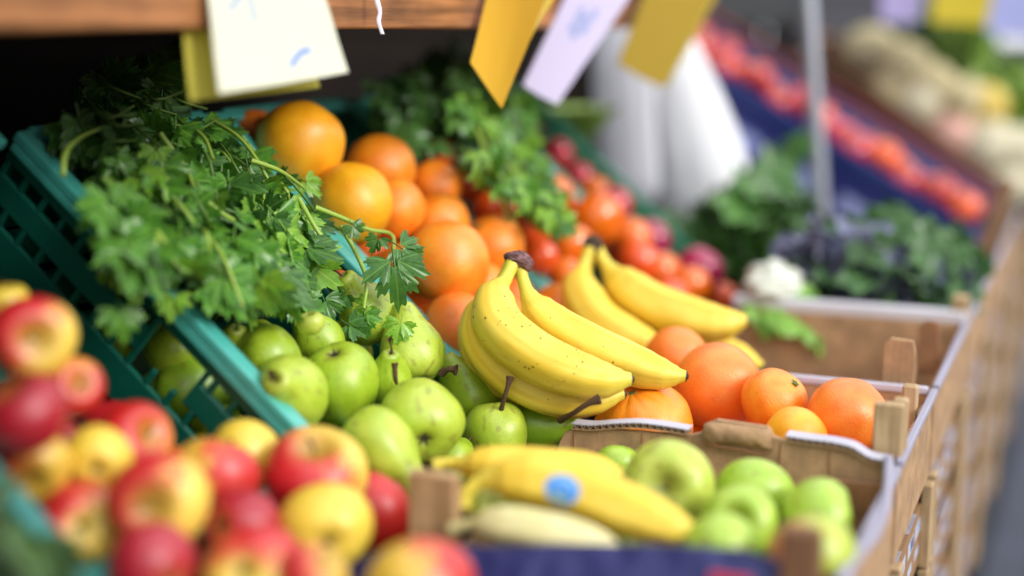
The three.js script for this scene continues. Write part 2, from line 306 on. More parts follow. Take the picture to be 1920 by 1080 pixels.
// small pieces of fruit
const appleStem = (() => tube([V(0, 0.42, 0), V(0.02, 0.62, 0.01), V(0.07, 0.8, 0.03), V(0.15, 0.95, 0.04)], 0.035, 10, 6, (v) => 0.8 + 0.5 * v * v))();
const appleCalyx = (() => { const gs = []; for (let i = 0; i < 5; i++) { const g = new THREE.ConeGeometry(0.055, 0.2, 5); g.translate(0, 0.1, 0); g.rotateZ(0.7); g.translate(-0.02, 0, 0); g.rotateY(i * 1.257); gs.push(g); } const g = mergeGeometries(gs); g.rotateX(Math.PI); g.translate(0, -0.66, 0); return g; })();
const pearStem = (bend, len) => tube([V(0.05, 1.5, 0), V(0.1, 1.5 + 0.3 * len, 0.0), V(0.1 + bend * 0.4, 1.5 + 0.65 * len, 0.03), V(0.1 + bend, 1.5 + len, 0.02)], 0.062, 14, 7, (v) => 1 - 0.35 * Math.sin(v * 3) + 0.75 * sst(0.82, 1, v));
const PEAR_STEM = [pearStem(0.2, 0.8), pearStem(-0.15, 0.7), pearStem(0.35, 0.95)];
const pearCalyx = (() => { const gs = []; for (let i = 0; i < 5; i++) { const g = new THREE.ConeGeometry(0.06, 0.2, 5); g.translate(0, 0.1, 0); g.rotateZ(1.0); g.translate(-0.05, 0, 0); g.rotateY(i * 1.257); gs.push(g); } const g = mergeGeometries(gs); g.rotateX(Math.PI); g.translate(0, -0.8, 0); return g; })();
const orangeButton = (() => { const g = new THREE.CylinderGeometry(0.05, 0.09, 0.05, 8); const gs = [g.translate(0, 0.93, 0)]; for (let i = 0; i < 5; i++) { const c = new THREE.ConeGeometry(0.05, 0.12, 4); c.rotateZ(-1.5); c.translate(0.1, 0.92, 0); c.rotateY(i * 1.257); gs.push(c); } return mergeGeometries(gs); })();
const buttonMat = std({ color: new THREE.Color(0.1, 0.16, 0.04), roughness: 0.8 });
const tomatoStar = (() => { const gs = []; for (let i = 0; i < 5; i++) { const c = new THREE.ConeGeometry(0.07, 0.5, 4); c.scale(1, 1, 0.4); c.translate(0, 0.25, 0); c.rotateZ(-1.35); c.rotateY(i * 1.257 + 0.2); gs.push(c); } const s = new THREE.CylinderGeometry(0.03, 0.04, 0.25, 6); s.translate(0, 0.1, 0); gs.push(s); const g = mergeGeometries(gs); g.translate(0, 0.74, 0); return g; })();

function basis(axis, ref) { const y = axis.clone().normalize(), x = ref.clone().addScaledVector(y, -ref.dot(y)); if (x.lengthSq() < 1e-4) x.set(y.y, -y.x, 0.01).addScaledVector(y, 0); x.normalize(); const z = new THREE.Vector3().crossVectors(x, y); return new THREE.Quaternion().setFromRotationMatrix(new THREE.Matrix4().makeBasis(x, y, z)); }
const KIND = {
  apple: { geo: APPLE, mats: APPLE_MAT, name: 'apple', pieces: (o) => { part('stem', appleStem, stemBrown, o); part('calyx', appleCalyx, calyxMat, o); } },
  green_apple: { geo: APPLE, mats: GAPPLE_MAT, name: 'green_apple', cat: 'apple', pieces: (o) => { part('stem', appleStem, stemBrown, o); part('calyx', appleCalyx, calyxMat, o); } },
  pear: { geo: PEAR, mats: PEAR_MAT, name: 'pear', pieces: (o, i) => { part('stem', PEAR_STEM[i % 3], stemBrown, o); part('calyx', pearCalyx, calyxMat, o); } },
  orange: { geo: ORANGE, mats: ORANGE_MAT, name: 'orange', pieces: (o) => part('button', orangeButton, buttonMat, o) },
  mandarin: { geo: MANDARIN, mats: ORANGE_MAT, name: 'mandarin', pieces: (o) => { const b = part('button', orangeButton, buttonMat, o); b.scale.set(1.3, 0.86, 1.3); } },
  tomato: { geo: TOMATO, mats: TOM_MAT, name: 'tomato', pieces: (o) => part('calyx', tomatoStar, stemGreen, o) },
};
// pile: [px, py, radius in px, lift w, material, stem axis (camera right, up, towards), label]; ref is where the blush goes
function pile(kind, rows, surface, gap = 0.97, forward = 0.05) {
  const it = rows.map((r) => { const p = surface(r[0], r[1], r[3]); return { r, t: depthOf(p), t0: depthOf(p) }; });
  const P = (s) => at(s.r[0], s.r[1], s.t), R = (s) => s.r[2] * s.t / FP;
  for (let k = 0; k < 60; k++) for (let i = 0; i < it.length; i++) for (let j = 0; j < i; j++) {
    const a = it[i], b = it[j], d = P(a).distanceTo(P(b)), need = gap * (R(a) + R(b)); if (d >= need) continue;
    const [n, f] = a.t < b.t ? [a, b] : [b, a], s = Math.min(0.003, (need - d) * 0.4);
    if (n.t > n.t0 - forward) n.t -= s; if (f.t < f.t0 + 0.06) f.t += s;
  }
  return it.map((s, i) => fruit(kind, P(s), R(s), s.r[4], camDir(...s.r[5]), s.r[7] ? camDir(...s.r[7]) : camDir(0.6 * Math.cos(i * 2.4), 0.7 * Math.sin(i * 2.4), 0.5), s.r[6], i, s.r[8]));
}
const spheres = [];
function fruit(kind, p, R, mat, axis, ref, label, i, group) {
  const k = KIND[kind], t = thing(k.name, label, k.cat ?? k.name, p, group);
  t.quaternion.copy(basis(axis, ref)); t.scale.setScalar(R);
  part('skin', k.geo[i % k.geo.length], k.mats[mat], t); k.pieces(t, i);
  spheres.push([p.clone(), R]); return t;
}
function fill(kind, n, seed, where, R, mats, what, group) { // fruit deeper down in the gaps of a pile, at most one to each ninth of the heap
  const r = rng(seed), cells = new Set(), taken = []; let put = 0;
  for (let k = 0; k < 400; k++) taken.push([r(), r(), r(), r()]);
  const px = (p) => { const d = p.clone().sub(EYE), z = d.dot(FWD); return [d.dot(RGT) / z, d.dot(UPV) / z]; };
  const all = taken.map((q) => { let i = 0; return where(() => q[i++ % 3]); }), xy = all.map(px), X = xy.map((q) => q[0]), Y = xy.map((q) => q[1]), x0 = Math.min(...X), x1 = Math.max(...X), y0 = Math.min(...Y), y1 = Math.max(...Y);
  all.forEach((p, k) => {
    if (put >= n) return; const q = R * (0.92 + 0.16 * taken[k][3]); if (spheres.some(([c, s]) => c.distanceTo(p) < 0.9 * (s + q))) return;
    const cell = ['lower', 'middle', 'upper'][Math.min(2, Math.floor((Y[k] - y0) / (y1 - y0) * 3))] + ' ' + ['left', 'centre', 'right'][Math.min(2, Math.floor((X[k] - x0) / (x1 - x0) * 3))];
    if (cells.has(cell)) return; cells.add(cell);
    fruit(kind, p, q, mats[put % mats.length], V(r() - 0.5, r() - 0.2, r() - 0.5), V(r() - 0.5, r() - 0.5, r()), what[0] + ' low in the gap at the ' + cell + ' of ' + what[1], put, group); put++;
  });
}
const SL = (px, py, w) => onSlope(px, py, w);

// red and yellow apples in the near crate
pile('apple', [
  [60, 632, 80, 0.02, 0, [0.4, -0.05, 0.9], 'red apple with yellow face and open hollow, at the far left edge', [-0.8, 0.5, 0.3]],
  [135, 725, 58, 0.0, 4, [0.5, 0.2, 0.6], 'orange and red apple just below the top left apple, against crate wall', [0.3, -0.9, 0.2]],
  [48, 778, 84, 0.02, 1, [-0.3, 0.6, 0.3], 'dark crimson apple at the left edge under the top apple', [0.2, 0.2, 0.9]],
  [12, 566, 42, -0.01, 2, [0, 0.9, 0.2], 'small yellow apple peeping out behind the top left apple', [-1, 0, 0]],
  [250, 828, 76, 0.0, 4, [0.7, 0.3, 0.5], 'bright red apple with yellow right side, lying against teal crate wall', [-0.7, 0.2, 0.4]],
  [184, 862, 64, 0.02, 2, [-0.2, 0.2, -0.9], 'plain yellow apple in front of the bright red one at left', [-1, -0.5, -0.3]],
  [62, 872, 72, 0.03, 3, [0.15, -0.45, 0.85], 'yellow green apple with dark stem hollow and pink left cheek', [-1, 0.2, 0.2]],
  [152, 988, 88, 0.03, 0, [-0.3, -0.2, -0.9], 'pink red apple with yellow lower right half, beside green leaf corner', [-0.5, 0.75, 0.5]],
  [298, 942, 95, 0.035, 0, [0.02, 0.0, 0.99], 'large apple with yellow face around its brown hollow and red left side', [-0.9, 0.4, 0.0]],
  [405, 893, 80, 0.01, 3, [0.2, 0.8, -0.4], 'apple with orange yellow left half and pink red right half', [0.95, -0.15, 0.3]],
  [460, 856, 70, 0.0, 2, [0.1, 0.5, -0.8], 'pale yellow apple below the lower end of the teal crate wall', [-0.8, -0.6, 0.1]],
  [592, 892, 98, 0.03, 0, [0.05, 0.85, 0.5], 'yellow apple with red lower left half under the crate corner', [-0.5, -0.85, 0.2]],
  [450, 988, 76, 0.0, 1, [0.5, -0.2, -0.8], 'crimson apple between the open yellow face apple and a yellow one', [0, 0.4, 0.9]],
  [610, 992, 88, 0.03, 2, [-0.2, 0.2, -0.9], 'golden yellow apple at the bottom, beside the red pink apple', [0.1, -1, 0.1]],
  [692, 962, 84, 0.02, 4, [0.5, 0.6, -0.5], 'red pink apple leaning against the light brown crate post', [0.4, 0.5, 0.7]],
  [735, 925, 50, 0.0, 1, [0.2, 0.9, -0.2], 'red apple half hidden between green pear and light brown post', [0, 0.3, 0.9]],
  [285, 1062, 84, 0.03, 1, [-0.5, 0.3, -0.5], 'crimson apple at the bottom edge under the open faced apple', [-0.3, 0.6, 0.6]],
  [478, 1078, 98, 0.04, 0, [0.1, -0.3, -0.9], 'large apple at the bottom edge, red above and yellow below', [0.05, 0.9, 0.5]],
  [-20, 850, 66, 0.02, 4, [-0.6, 0.3, 0.4], 'pinkish apple cut off by the left edge of the photo', [0.8, 0.2, 0.5]],
], (x, y, w) => { const p = onSlope(x, y, w); return p.z > -0.79 ? onZ(x, y, -0.79) : p; }, 0.97, 0.02);
fill('apple', 16, 7, (r) => slope(lerp(0.0, 0.17, r()), lerp(-0.09, -0.05, r()), lerp(-0.79, -0.98, r())), 0.034, [0, 1, 4, 1], ['red apple', 'the red apple pile'], 'apples deep in the apple pile');
pile('apple', [[790, 1108, 104, 0, 3, [-0.2, 0.5, -0.5], 'blurred yellow and red apple at the bottom edge in front of blue sheet', [0.6, -0.5, 0.5]],
  [588, 1082, 66, 0, 3, [0.3, 0.5, 0.2], 'pinkish apple at the bottom edge beside the blue sheet', [-0.2, 0.7, 0.6]]], (x, y) => at(x, y, 1.0));

// pears
const pears = [
  [542, 738, 74, 0.0, 1, [-0.15, 0.3, 0.9], 'pale green pear with its stem end facing the front, beside crate corner'],
  [640, 716, 73, 0.01, 0, [0.15, -0.85, -0.5], 'smooth round green pear at the top of the pear pile'],
  [788, 788, 79, 0.03, 1, [-0.16, 0.42, -0.88], 'big green pear with brown blossom end turned to the front'],
  [884, 742, 57, 0.0, 0, [-0.6, 0.72, -0.1], 'green pear beside the banana bunch with stubby brown stem'],
  [706, 834, 72, 0.03, 1, [0.72, -0.6, 0.2], 'long green pear lying with its neck towards the banana tray'],
  [772, 662, 62, 0.01, 1, [-0.25, 0.8, -0.35], 'yellow green pear leaning on the teal crate rim below the parsley'],
  [930, 812, 62, 0.01, 1, [0.1, -0.95, 0.1], 'round light green pear in front of the banana bunch'],
  [1004, 800, 54, 0.03, 2, [0.9, 0.2, 0.25], 'dark green pear with thick brown stem pointing at the mandarin'],
  [925, 722, 62, -0.03, 2, [0.4, 0.05, 0.75], 'shaded green pear tucked under the banana bunch, stem upright'],
  [440, 648, 40, -0.01, 1, [0.2, 0.4, 0.6], 'pale green pear between parsley and teal rim'],
  [505, 668, 58, 0.0, 0, [-0.3, 0.6, -0.6], 'green pear behind the pale one, just under the parsley'],
  [845, 862, 44, 0.0, 0, [0.3, 0.2, -0.8], 'green pear low down between long pear and near bananas'],
  [728, 716, 46, 0.0, 0, [0.15, 0.75, 0.5], 'small green pear in the gap between two large pears'],
  [690, 590, 56, 0.0, 1, [-0.4, 0.6, 0.3], 'pale pear half hidden behind the hanging parsley sprig'],
  [600, 640, 48, -0.02, 0, [-0.4, 0.6, 0.3], 'green pear under parsley stems behind the round pear'],
].map((r) => [...r]);
pile('pear', pears, (x, y, w) => { const p = onSlope(x, y, w), b = -1.122 - 0.012 * w; return p.z > b ? onZ(x, y, b) : p; }, 0.93, 0.012);
fill('pear', 14, 17, (r) => slope(lerp(-0.2, 0.2, r()), lerp(-0.1, -0.05, r()), lerp(-1.1, -1.36, r())), 0.036, [0, 2], ['green pear', 'the pear pile'], 'pears deep in the pear pile');
pile('pear', [[300, 742, 54, 0, 0, [0.3, 0.5, -0.5], 'green pear glimpsed low through the slots of the teal crate'], [405, 792, 50, 0, 0, [0.3, -0.5, -0.5], 'green pear glimpsed through the slots near the lower crate corner'], [215, 640, 50, 0, 0, [0.3, 0.5, -0.5], 'green pear glimpsed through the slots left of the handle hole']], (x, y) => onZ(x, y, -1.118));
{ // stems that stick out
  const stem = (label, pts, r) => { const o = scene.children.find((c) => c.userData.label === label); o.updateMatrixWorld(); const g = tube(pts.map((q) => at(...q)), r, 18, 7, (v) => 1.15 - 0.35 * Math.sin(v * 3) + 0.5 * sst(0.8, 1, v)); g.applyMatrix4(o.matrixWorld.clone().invert()); part('stem', g, stemBrown, o); };
  stem('dark green pear with thick brown stem pointing at the mandarin', [[1050, 788, 1.43], [1076, 774, 1.405], [1102, 757, 1.395], [1124, 748, 1.392]], 0.0034);
  stem('shaded green pear tucked under the banana bunch, stem upright', [[938, 776, 1.44], [945, 748, 1.425], [953, 722, 1.42], [957, 706, 1.42]], 0.0028);
  stem('green pear beside the banana bunch with stubby brown stem', [[828, 700, 1.47], [842, 692, 1.462], [856, 694, 1.46]], 0.004);
  stem('small green pear in the gap between two large pears', [[743, 730, 1.41], [742, 706, 1.4], [740, 680, 1.4]], 0.0026);
}
pile('pear', [[330, 655, 60, 0, 0, [-0.3, 0.6, -0.5], 'green pear seen through the handle hole of the teal crate']], (x, y) => onZ(x, y, -1.118));
pile('tomato', [[638, 524, 20, 0, 0, [0.5, 0.6, 0.3], 'small red tomato behind the parsley sprig at the teal rim']], SL);
pile('green_apple', [[583, 606, 26, 0.02, 0, [-0.2, 0.9, 0.3], 'small yellow green apple under the parsley, beside the pale pear']], SL);

// oranges in the tilted crate
pile('orange', [
  [563, 272, 84, 0.04, 1, [-0.4, 0.5, -0.5], 'large golden orange at the top of the orange crate'],
  [660, 382, 78, 0.04, 1, [0.3, 0.3, -0.8], 'golden yellow orange below the topmost one, beside the parsley'],
  [712, 318, 70, 0.03, 3, [0.2, 0.7, -0.4], 'orange right of the topmost golden orange'],
  [740, 390, 58, 0.02, 0, [0.1, -0.2, -0.9], 'orange behind the golden yellow one'],
  [815, 352, 52, 0.02, 0, [0.4, 0.7, -0.4], 'orange next to the herbs, at right of upper crate'],
  [825, 418, 56, 0.01, 3, [-0.3, 0.2, -0.8], 'orange in the middle of the orange pile'],
  [838, 492, 80, 0.04, 0, [0.2, 0.3, -0.8], 'big bright orange in the centre of the crate left of the bananas'],
  [762, 520, 68, 0.03, 3, [-0.4, 0.1, -0.8], 'orange behind the hanging parsley sprig'],
  [856, 612, 66, 0.0, 2, [0.1, -0.3, -0.9], 'deep orange fruit beside the teal rim, left of banana crown'],
  [925, 462, 60, 0.02, 0, [-0.5, 0.6, 0.45], 'orange right above the banana crown'],
  [1050, 586, 56, 0.0, 0, [0.1, 0.6, 0.1], 'orange between the two banana bunches'],
  [694, 470, 44, -0.02, 2, [0.1, 0.6, 0.1], 'orange low behind teal rim and parsley stem'],
  [478, 242, 40, -0.01, 2, [0.1, 0.6, 0.1], 'dim orange in shade left of the topmost one'],
  [905, 540, 48, 0.0, 3, [0.3, 0.4, -0.5], 'orange half hidden behind the banana stems'],
  [960, 560, 44, -0.03, 2, [0.3, 0.4, -0.5], 'orange in the gap behind the banana crown'],
], (x, y, w) => { const p = onSlope(x, y, w); return p.z > -1.438 ? onZ(x, y, -1.438) : p; }, 0.95, 0.012);
fill('orange', 14, 27, (r) => slope(lerp(-0.24, 0.16, r()), lerp(-0.09, -0.03, r()), lerp(-1.43, -1.67, r())), 0.04, [0, 2], ['orange', 'the tilted orange crate'], 'oranges deep in the tilted crate');

// oranges in the front tray
const TR = (px, py, w) => onY(px, py, 1.06 + w);
pile('orange', [
  [1345, 724, 83, 0.01, 2, [0.2, 0.2, -0.9], 'largest orange in the front tray, right of banana tips'],
  [1268, 672, 60, 0.01, 2, [-0.2, 0.2, -0.9], 'orange behind the banana tip at back of the front tray'],
  [1452, 752, 64, 0.0, 0, [0.5, 0.55, 0.5], 'orange right of the largest one in front tray'],
  [1588, 782, 76, 0.0, 2, [0.3, 0.5, -0.6], 'orange in the right corner of the front tray by the wooden post'],
  [1492, 822, 60, -0.01, 1, [0.1, 0.2, -0.9], 'golden orange half sunk behind the torn cardboard tab'],
], TR);
pile('mandarin', [[1205, 800, 94, -0.02, 3, [-0.32, 0.86, 0.42], 'mandarin with green button and puckered skin under the banana tips']], TR);
fill('orange', 8, 37, (r) => V(lerp(-0.44, -0.2, r()), lerp(0.99, 1.02, r()), lerp(-1.34, -1.55, r())), 0.04, [0, 2], ['orange', 'the front orange tray'], 'oranges in the lower layer of the front tray');

// green apples in the cardboard tray
pile('green_apple', [
  [1253, 908, 85, 0.02, 0, [-0.25, 0.08, 0.95], 'large pale green apple with deep hollow facing front, beside the near bananas'],
  [1412, 932, 76, 0.0, 1, [0.3, 0.7, -0.6], 'green apple at the back of the cardboard tray, in the middle'],
  [1388, 978, 70, 0.01, 1, [-0.3, 0.25, 0.88], 'green apple with shiny hollow in front of the middle one'],
  [1535, 978, 84, 0.0, 1, [0.85, 0.12, 0.15], 'vivid green apple with dark dimple at its right side'],
  [1352, 1040, 76, 0.01, 1, [0.1, 0.3, -0.9], 'light green apple in front row of the tray near the blue sheet'],
  [1522, 1048, 84, 0.02, 2, [-0.1, 0.6, -0.7], 'yellow green apple with faint pinkish cheek behind the dark wooden post', [-0.8, 0.6, 0.2]],
  [912, 952, 44, 0.02, 0, [0.1, 0.7, -0.4], 'green apple just under the stem end of the near bananas'],
  [962, 962, 48, 0.0, 1, [0.1, 0.7, -0.4], 'green apple in the dark gap under the near bananas'],
  [1158, 872, 42, -0.005, 1, [0.1, 0.7, -0.4], 'green apple peeping out behind the near bananas'],
], (px, py, w) => onY(px, py, 1.035 + w));
fill('green_apple', 10, 47, (r) => V(lerp(-0.42, -0.2, r()), lerp(0.965, 0.995, r()), lerp(-1.03, -1.25, r())), 0.035, [0, 1], ['green apple', 'the cardboard apple tray'], 'green apples in the lower layer of the cardboard tray');

// tomatoes and small fruit farther along
const TG = 'blurred tomatoes in the far tilted crate';
{ const c = scene.children.find((o) => o.userData.label?.startsWith('far tilted green plastic crate')); part('side_panel', box(0.43, 0.05, 0.006, -0.075, -0.014, -2.279, 0.002), std({ color: new THREE.Color(0.05, 0.3, 0.19), roughness: 0.4 }), c); }
pile('tomato', [
  [823, 288, 32, 0.02, 0, [0.2, 0.5, 0.4], 'red tomato below the shaded herbs, topmost of its crate'],
  [880, 345, 40, 0.02, 0, [-0.2, 0.2, -0.8], 'red tomato behind the orange at the herb bunch'],
  [922, 390, 42, 0.02, 0, [0.5, 0.5, -0.6], 'orange red tomato left of hanging herb tips'],
  [988, 430, 44, 0.02, 0, [0.2, 0.5, -0.6], 'red tomato right below the herb tips'],
  [1035, 368, 44, 0.02, 1, [0.2, 0.5, -0.6], 'pinkish orange tomato right of the herb bunch'],
  [1012, 484, 38, 0.01, 0, [0.2, 0.5, -0.6], 'red tomato just above right of the banana crown'],
  [1072, 462, 44, 0.02, 1, [-0.2, 0.3, -0.6], 'orange tomato above the second banana crown'],
  [1120, 412, 52, 0.03, 1, [-0.2, 0.3, -0.6], 'largest orange tomato on top of the far pile'],
  [1060, 520, 40, 0.0, 1, [0.2, 0.3, -0.6], 'orange tomato left of the second banana bunch'],
  [1182, 448, 42, 0.02, 1, [0.2, 0.3, -0.6], 'pale orange tomato right of the largest one'],
  [1196, 492, 42, 0.01, 0, [0.2, 0.3, -0.6], 'red orange tomato above the far bananas'],
  [1235, 512, 44, 0.01, 1, [-0.2, 0.6, -0.3], 'orange tomato above the middle of the far bananas'],
  [1150, 385, 36, 0.0, 4, [0.2, 0.3, -0.6], 'pink red tomato by the green crate edge'],
  [1218, 450, 40, 0.0, 3, [0.2, 0.3, -0.6], 'pink tomato at the end of the green crate edge'],
  [1310, 508, 46, 0.03, 3, [0.2, 0.3, -0.6], 'magenta tomato at the end of the tomato pile'],
  [1295, 538, 40, 0.03, 1, [-0.2, 0.3, -0.6], 'orange tomato in front of the magenta one'],
  [1352, 560, 32, 0.02, 0, [0.2, 0.3, -0.6], 'last red tomato of the pile beside the white tray rim'],
  [1255, 560, 40, 0.02, 0, [0.2, 0.3, -0.6], 'red tomato sitting low on the far bananas'],
  [1085, 335, 30, -0.03, 4, [0.2, 0.3, -0.6], 'pinkish red tomato in the farthest green crate'],
  [1045, 290, 30, -0.03, 4, [0.2, 0.3, -0.6], 'dark red tomato in the farthest green crate'],
  [1018, 245, 26, -0.03, 4, [0.2, 0.3, -0.6], 'dark red tomato high up behind the herbs'],
  [1115, 365, 34, -0.01, 1, [0.2, 0.3, -0.6], 'pale orange tomato beside the far green rim'],
], SL);
fill('tomato', 22, 57, (r) => slope(lerp(-0.2, 0.2, r()), lerp(-0.06, -0.01, r()), lerp(-1.76, -2.25, r())), 0.034, [0, 1], ['tomato', 'the far tomato pile'], 'tomatoes in the gaps of the far pile');

// ------------------------------------------------------------------ bananas
function bananaTex(seed, specks, green) {
  const r = rng(seed), dots = []; for (let i = 0; i < specks; i++) { const cu = r(), cv = 0.2 + 0.65 * r(), n = 1 + Math.floor(r() * 7); for (let k = 0; k < n; k++) dots.push([cu + (r() - 0.5) * 0.14, cv + (r() - 0.5) * 0.09, 0.0016 + r() * r() * 0.0042]); }
  const W = 512, H = 1024, cells = new Map();
  for (const d of dots) { const k = Math.floor(d[1] * 64); for (const q of [k - 1, k, k + 1]) { if (!cells.has(q)) cells.set(q, []); cells.get(q).push(d); } }
  return tex(W, H, (u, v) => {
    const x = Math.cos(u * 6.283), z = Math.sin(u * 6.283), n = fbm(x * 1.2 + seed, v * 5, z * 1.2, 4), f = noise(x * 9 + seed, v * 9, z * 9), st = noise(x * 22 + seed, v * 3, z * 22);
    let c = mixc([232, 194, 52], [240, 214, 90], clamp(0.5 + n * 1.2 + f * 0.15 + st * 0.1));
    const ridge = Math.pow(0.5 + 0.5 * Math.cos(u * 6.283 * 5), 14); c = mixc(c, [206, 164, 36], ridge * 0.4);
    const g = green * (sst(0.26, 0.06, v) + 0.7 * sst(0.86, 0.97, v)); c = mixc(c, [196, 200, 74], clamp(g + n * 0.3 * g));
    c = mixc(c, [70, 50, 26], sst(0.993, 0.999, v) + 0.5 * sst(0.01, 0.0, v));
    const bl = sst(0.34, 0.6, noise(x * 5 + seed * 2, v * 14, z * 5)); c = mixc(c, [176, 140, 50], bl * 0.16);
    for (const d of cells.get(Math.floor(v * 64)) ?? []) { let du = Math.abs(d[0] - u); du = Math.min(du, 1 - du) * 0.55; const q = Math.hypot(du, (d[1] - v) * 1.0) / d[2]; if (q < 1.4) c = mixc(c, [84, 52, 24], 0.85 * sst(1.4, 0.5, q)); }
    return c;
  });
}
const BAN = [fruitSkin(bananaTex(3, 46, 0.8), { roughness: 0.48, clearcoat: 0.1 }), fruitSkin(bananaTex(8, 20, 0.75), { roughness: 0.48, clearcoat: 0.1 }), fruitSkin(bananaTex(15, 3, 0.35), { roughness: 0.5, clearcoat: 0.1 })];
const paleBanana = fruitSkin(tex(128, 256, (u, v) => { const n = fbm(u * 4, v * 8, 3, 4); return mixc([206, 196, 128], [226, 218, 164], clamp(0.5 + n)); }), { roughness: 0.55 });
const blackTip = std({ color: new THREE.Color(0.05, 0.034, 0.02), roughness: 0.95 });
const PROF = [[0, 0.3], [0.06, 0.27], [0.12, 0.3], [0.17, 0.46], [0.24, 0.82], [0.33, 0.98], [0.5, 1.02], [0.68, 0.98], [0.8, 0.88], [0.89, 0.7], [0.945, 0.48], [0.975, 0.3], [1, 0.24]];
const prof = (v) => { for (let i = 1; i < PROF.length; i++) if (v <= PROF[i][0]) { const [a, p] = PROF[i - 1], [b, q] = PROF[i]; return lerp(p, q, sst(a, b, v) * 0.5 + 0.5 * (v - a) / (b - a)); } return 0.2; };
function spine(pts) { return new THREE.CatmullRomCurve3(pts.map((p) => at(...p)), false, 'centripetal'); }
function bananaFrames(c, n) { // frames that keep one side turned to the outside of the bend
  const out = []; let prev = null; for (let k = 0; k <= n; k++) { const p = c.getPointAt(k / n), t = c.getTangentAt(k / n); let a; if (!prev) { a = UPV.clone().addScaledVector(t, -UPV.dot(t)).normalize(); } else a = prev.clone().addScaledVector(t, -prev.dot(t)).normalize(); prev = a; out.push([p, a, new THREE.Vector3().crossVectors(t, a)]); } return out;
}
function bananaSurface(c, R, twist) { const n = 64, fr = bananaFrames(c, n); return (u, v) => { const f = Math.min(n - 1e-6, v * n), k = Math.floor(f), w = f - k, [p0, a0, b0] = fr[k], [p1, a1, b1] = fr[k + 1] ?? fr[k]; const th = u * 2 * Math.PI, body = sst(0.14, 0.3, v) * sst(1.0, 0.85, v); const r = R * prof(v) * (1 + body * (0.042 * Math.cos(5 * (th + twist)) + 0.016 * noise(Math.cos(th) + twist, v * 6, Math.sin(th)))); const A = a0.clone().lerp(a1, w).normalize(), B = b0.clone().lerp(b1, w).normalize(); return p0.clone().lerp(p1, w).addScaledVector(A, r * Math.cos(th)).addScaledVector(B, -r * Math.sin(th)); }; }
function banana(parent, pts, R, mat, twist = 0.3, name = 'banana') {
  const c = spine(pts), s = bananaSurface(c, R, twist); const m = wpart(name, grid(36, 64, s), mat, parent);
  const e = c.getPointAt(1), t = c.getTangentAt(1); const g = new THREE.SphereGeometry(R * 0.15, 10, 8); g.scale(1, 1, 0.6); g.lookAt(t); g.translate(e.x, e.y, e.z); part('tip', g, blackTip, m);
  return [m, s];
}
{
  const t = thing('banana_bunch', 'ripe yellow banana bunch with purplish crown, lying over pears and oranges in focus', 'bananas', at(1040, 770, 1.45));
  banana(t, [[962, 492, 1.505], [948, 522, 1.492], [928, 556, 1.468], [935, 606, 1.447], [985, 655, 1.43], [1055, 692, 1.42], [1130, 712, 1.415], [1186, 711, 1.415]], 0.0262, BAN[0], 0.3);
  banana(t, [[976, 494, 1.508], [980, 522, 1.505], [994, 560, 1.5], [1030, 606, 1.49], [1095, 645, 1.48], [1170, 678, 1.47], [1235, 700, 1.46], [1288, 706, 1.455]], 0.0235, BAN[1], 0.9);
  banana(t, [[956, 494, 1.51], [938, 530, 1.502], [908, 580, 1.488], [908, 645, 1.47], [955, 700, 1.46], [1025, 738, 1.452], [1100, 750, 1.448], [1172, 738, 1.45]], 0.0225, BAN[1], 1.6);
  banana(t, [[962, 496, 1.522], [930, 540, 1.528], [900, 596, 1.525], [900, 650, 1.515], [935, 700, 1.505], [1000, 730, 1.5], [1080, 735, 1.5], [1140, 722, 1.5]], 0.022, BAN[1], 2.2);
  const crown = grid(18, 10, (u, v) => { const th = u * 6.283, a = v * Math.PI, s = Math.sin(a); const k = 1 + 0.35 * noise(Math.cos(th) * 1.7, v * 3, Math.sin(th) * 1.7 + 4); return at(973, 489, 1.505).addScaledVector(RGT, 0.0138 * s * Math.cos(th) * k * 1.05).addScaledVector(UPV, 0.0105 * Math.cos(a) * k - 0.003 * Math.cos(th) * s).addScaledVector(FWD, 0.011 * s * Math.sin(th) * k); });
  const crownMat = std({ map: tex(128, 128, (u, v) => { const n = fbm(u * 9, v * 9, 3, 4); return mixc([78, 52, 50], [142, 108, 112], clamp(0.5 + n * 1.3)); }), roughness: 0.9, bumpMap: tex(128, 128, (u, v) => { const k = 128 + 120 * fbm(u * 12, v * 12, 8, 4); return [k, k, k]; }), bumpScale: 0.004 });
  wpart('crown', crown, crownMat, t);
}
{
  const t = thing('banana_bunch', 'second yellow banana bunch further back, behind the sharp one', 'bananas', at(1240, 650, 1.75));
  banana(t, [[1105, 464, 1.79], [1094, 500, 1.785], [1088, 545, 1.77], [1118, 598, 1.755], [1170, 632, 1.745], [1220, 655, 1.74], [1262, 668, 1.74]], 0.027, BAN[2], 0.2);
  banana(t, [[1118, 462, 1.8], [1132, 490, 1.8], [1160, 526, 1.79], [1212, 566, 1.775], [1280, 592, 1.76], [1345, 606, 1.75], [1402, 600, 1.745]], 0.0285, BAN[2], 1.0);
  banana(t, [[1112, 466, 1.82], [1100, 510, 1.83], [1110, 570, 1.83], [1180, 630, 1.81], [1280, 655, 1.79], [1370, 662, 1.78], [1432, 690, 1.76]], 0.024, BAN[2], 1.7);
  const g = new THREE.SphereGeometry(0.014, 12, 8); const p = at(1111, 460, 1.8); g.translate(p.x, p.y, p.z); wpart('crown', g, blackTip, t);
}
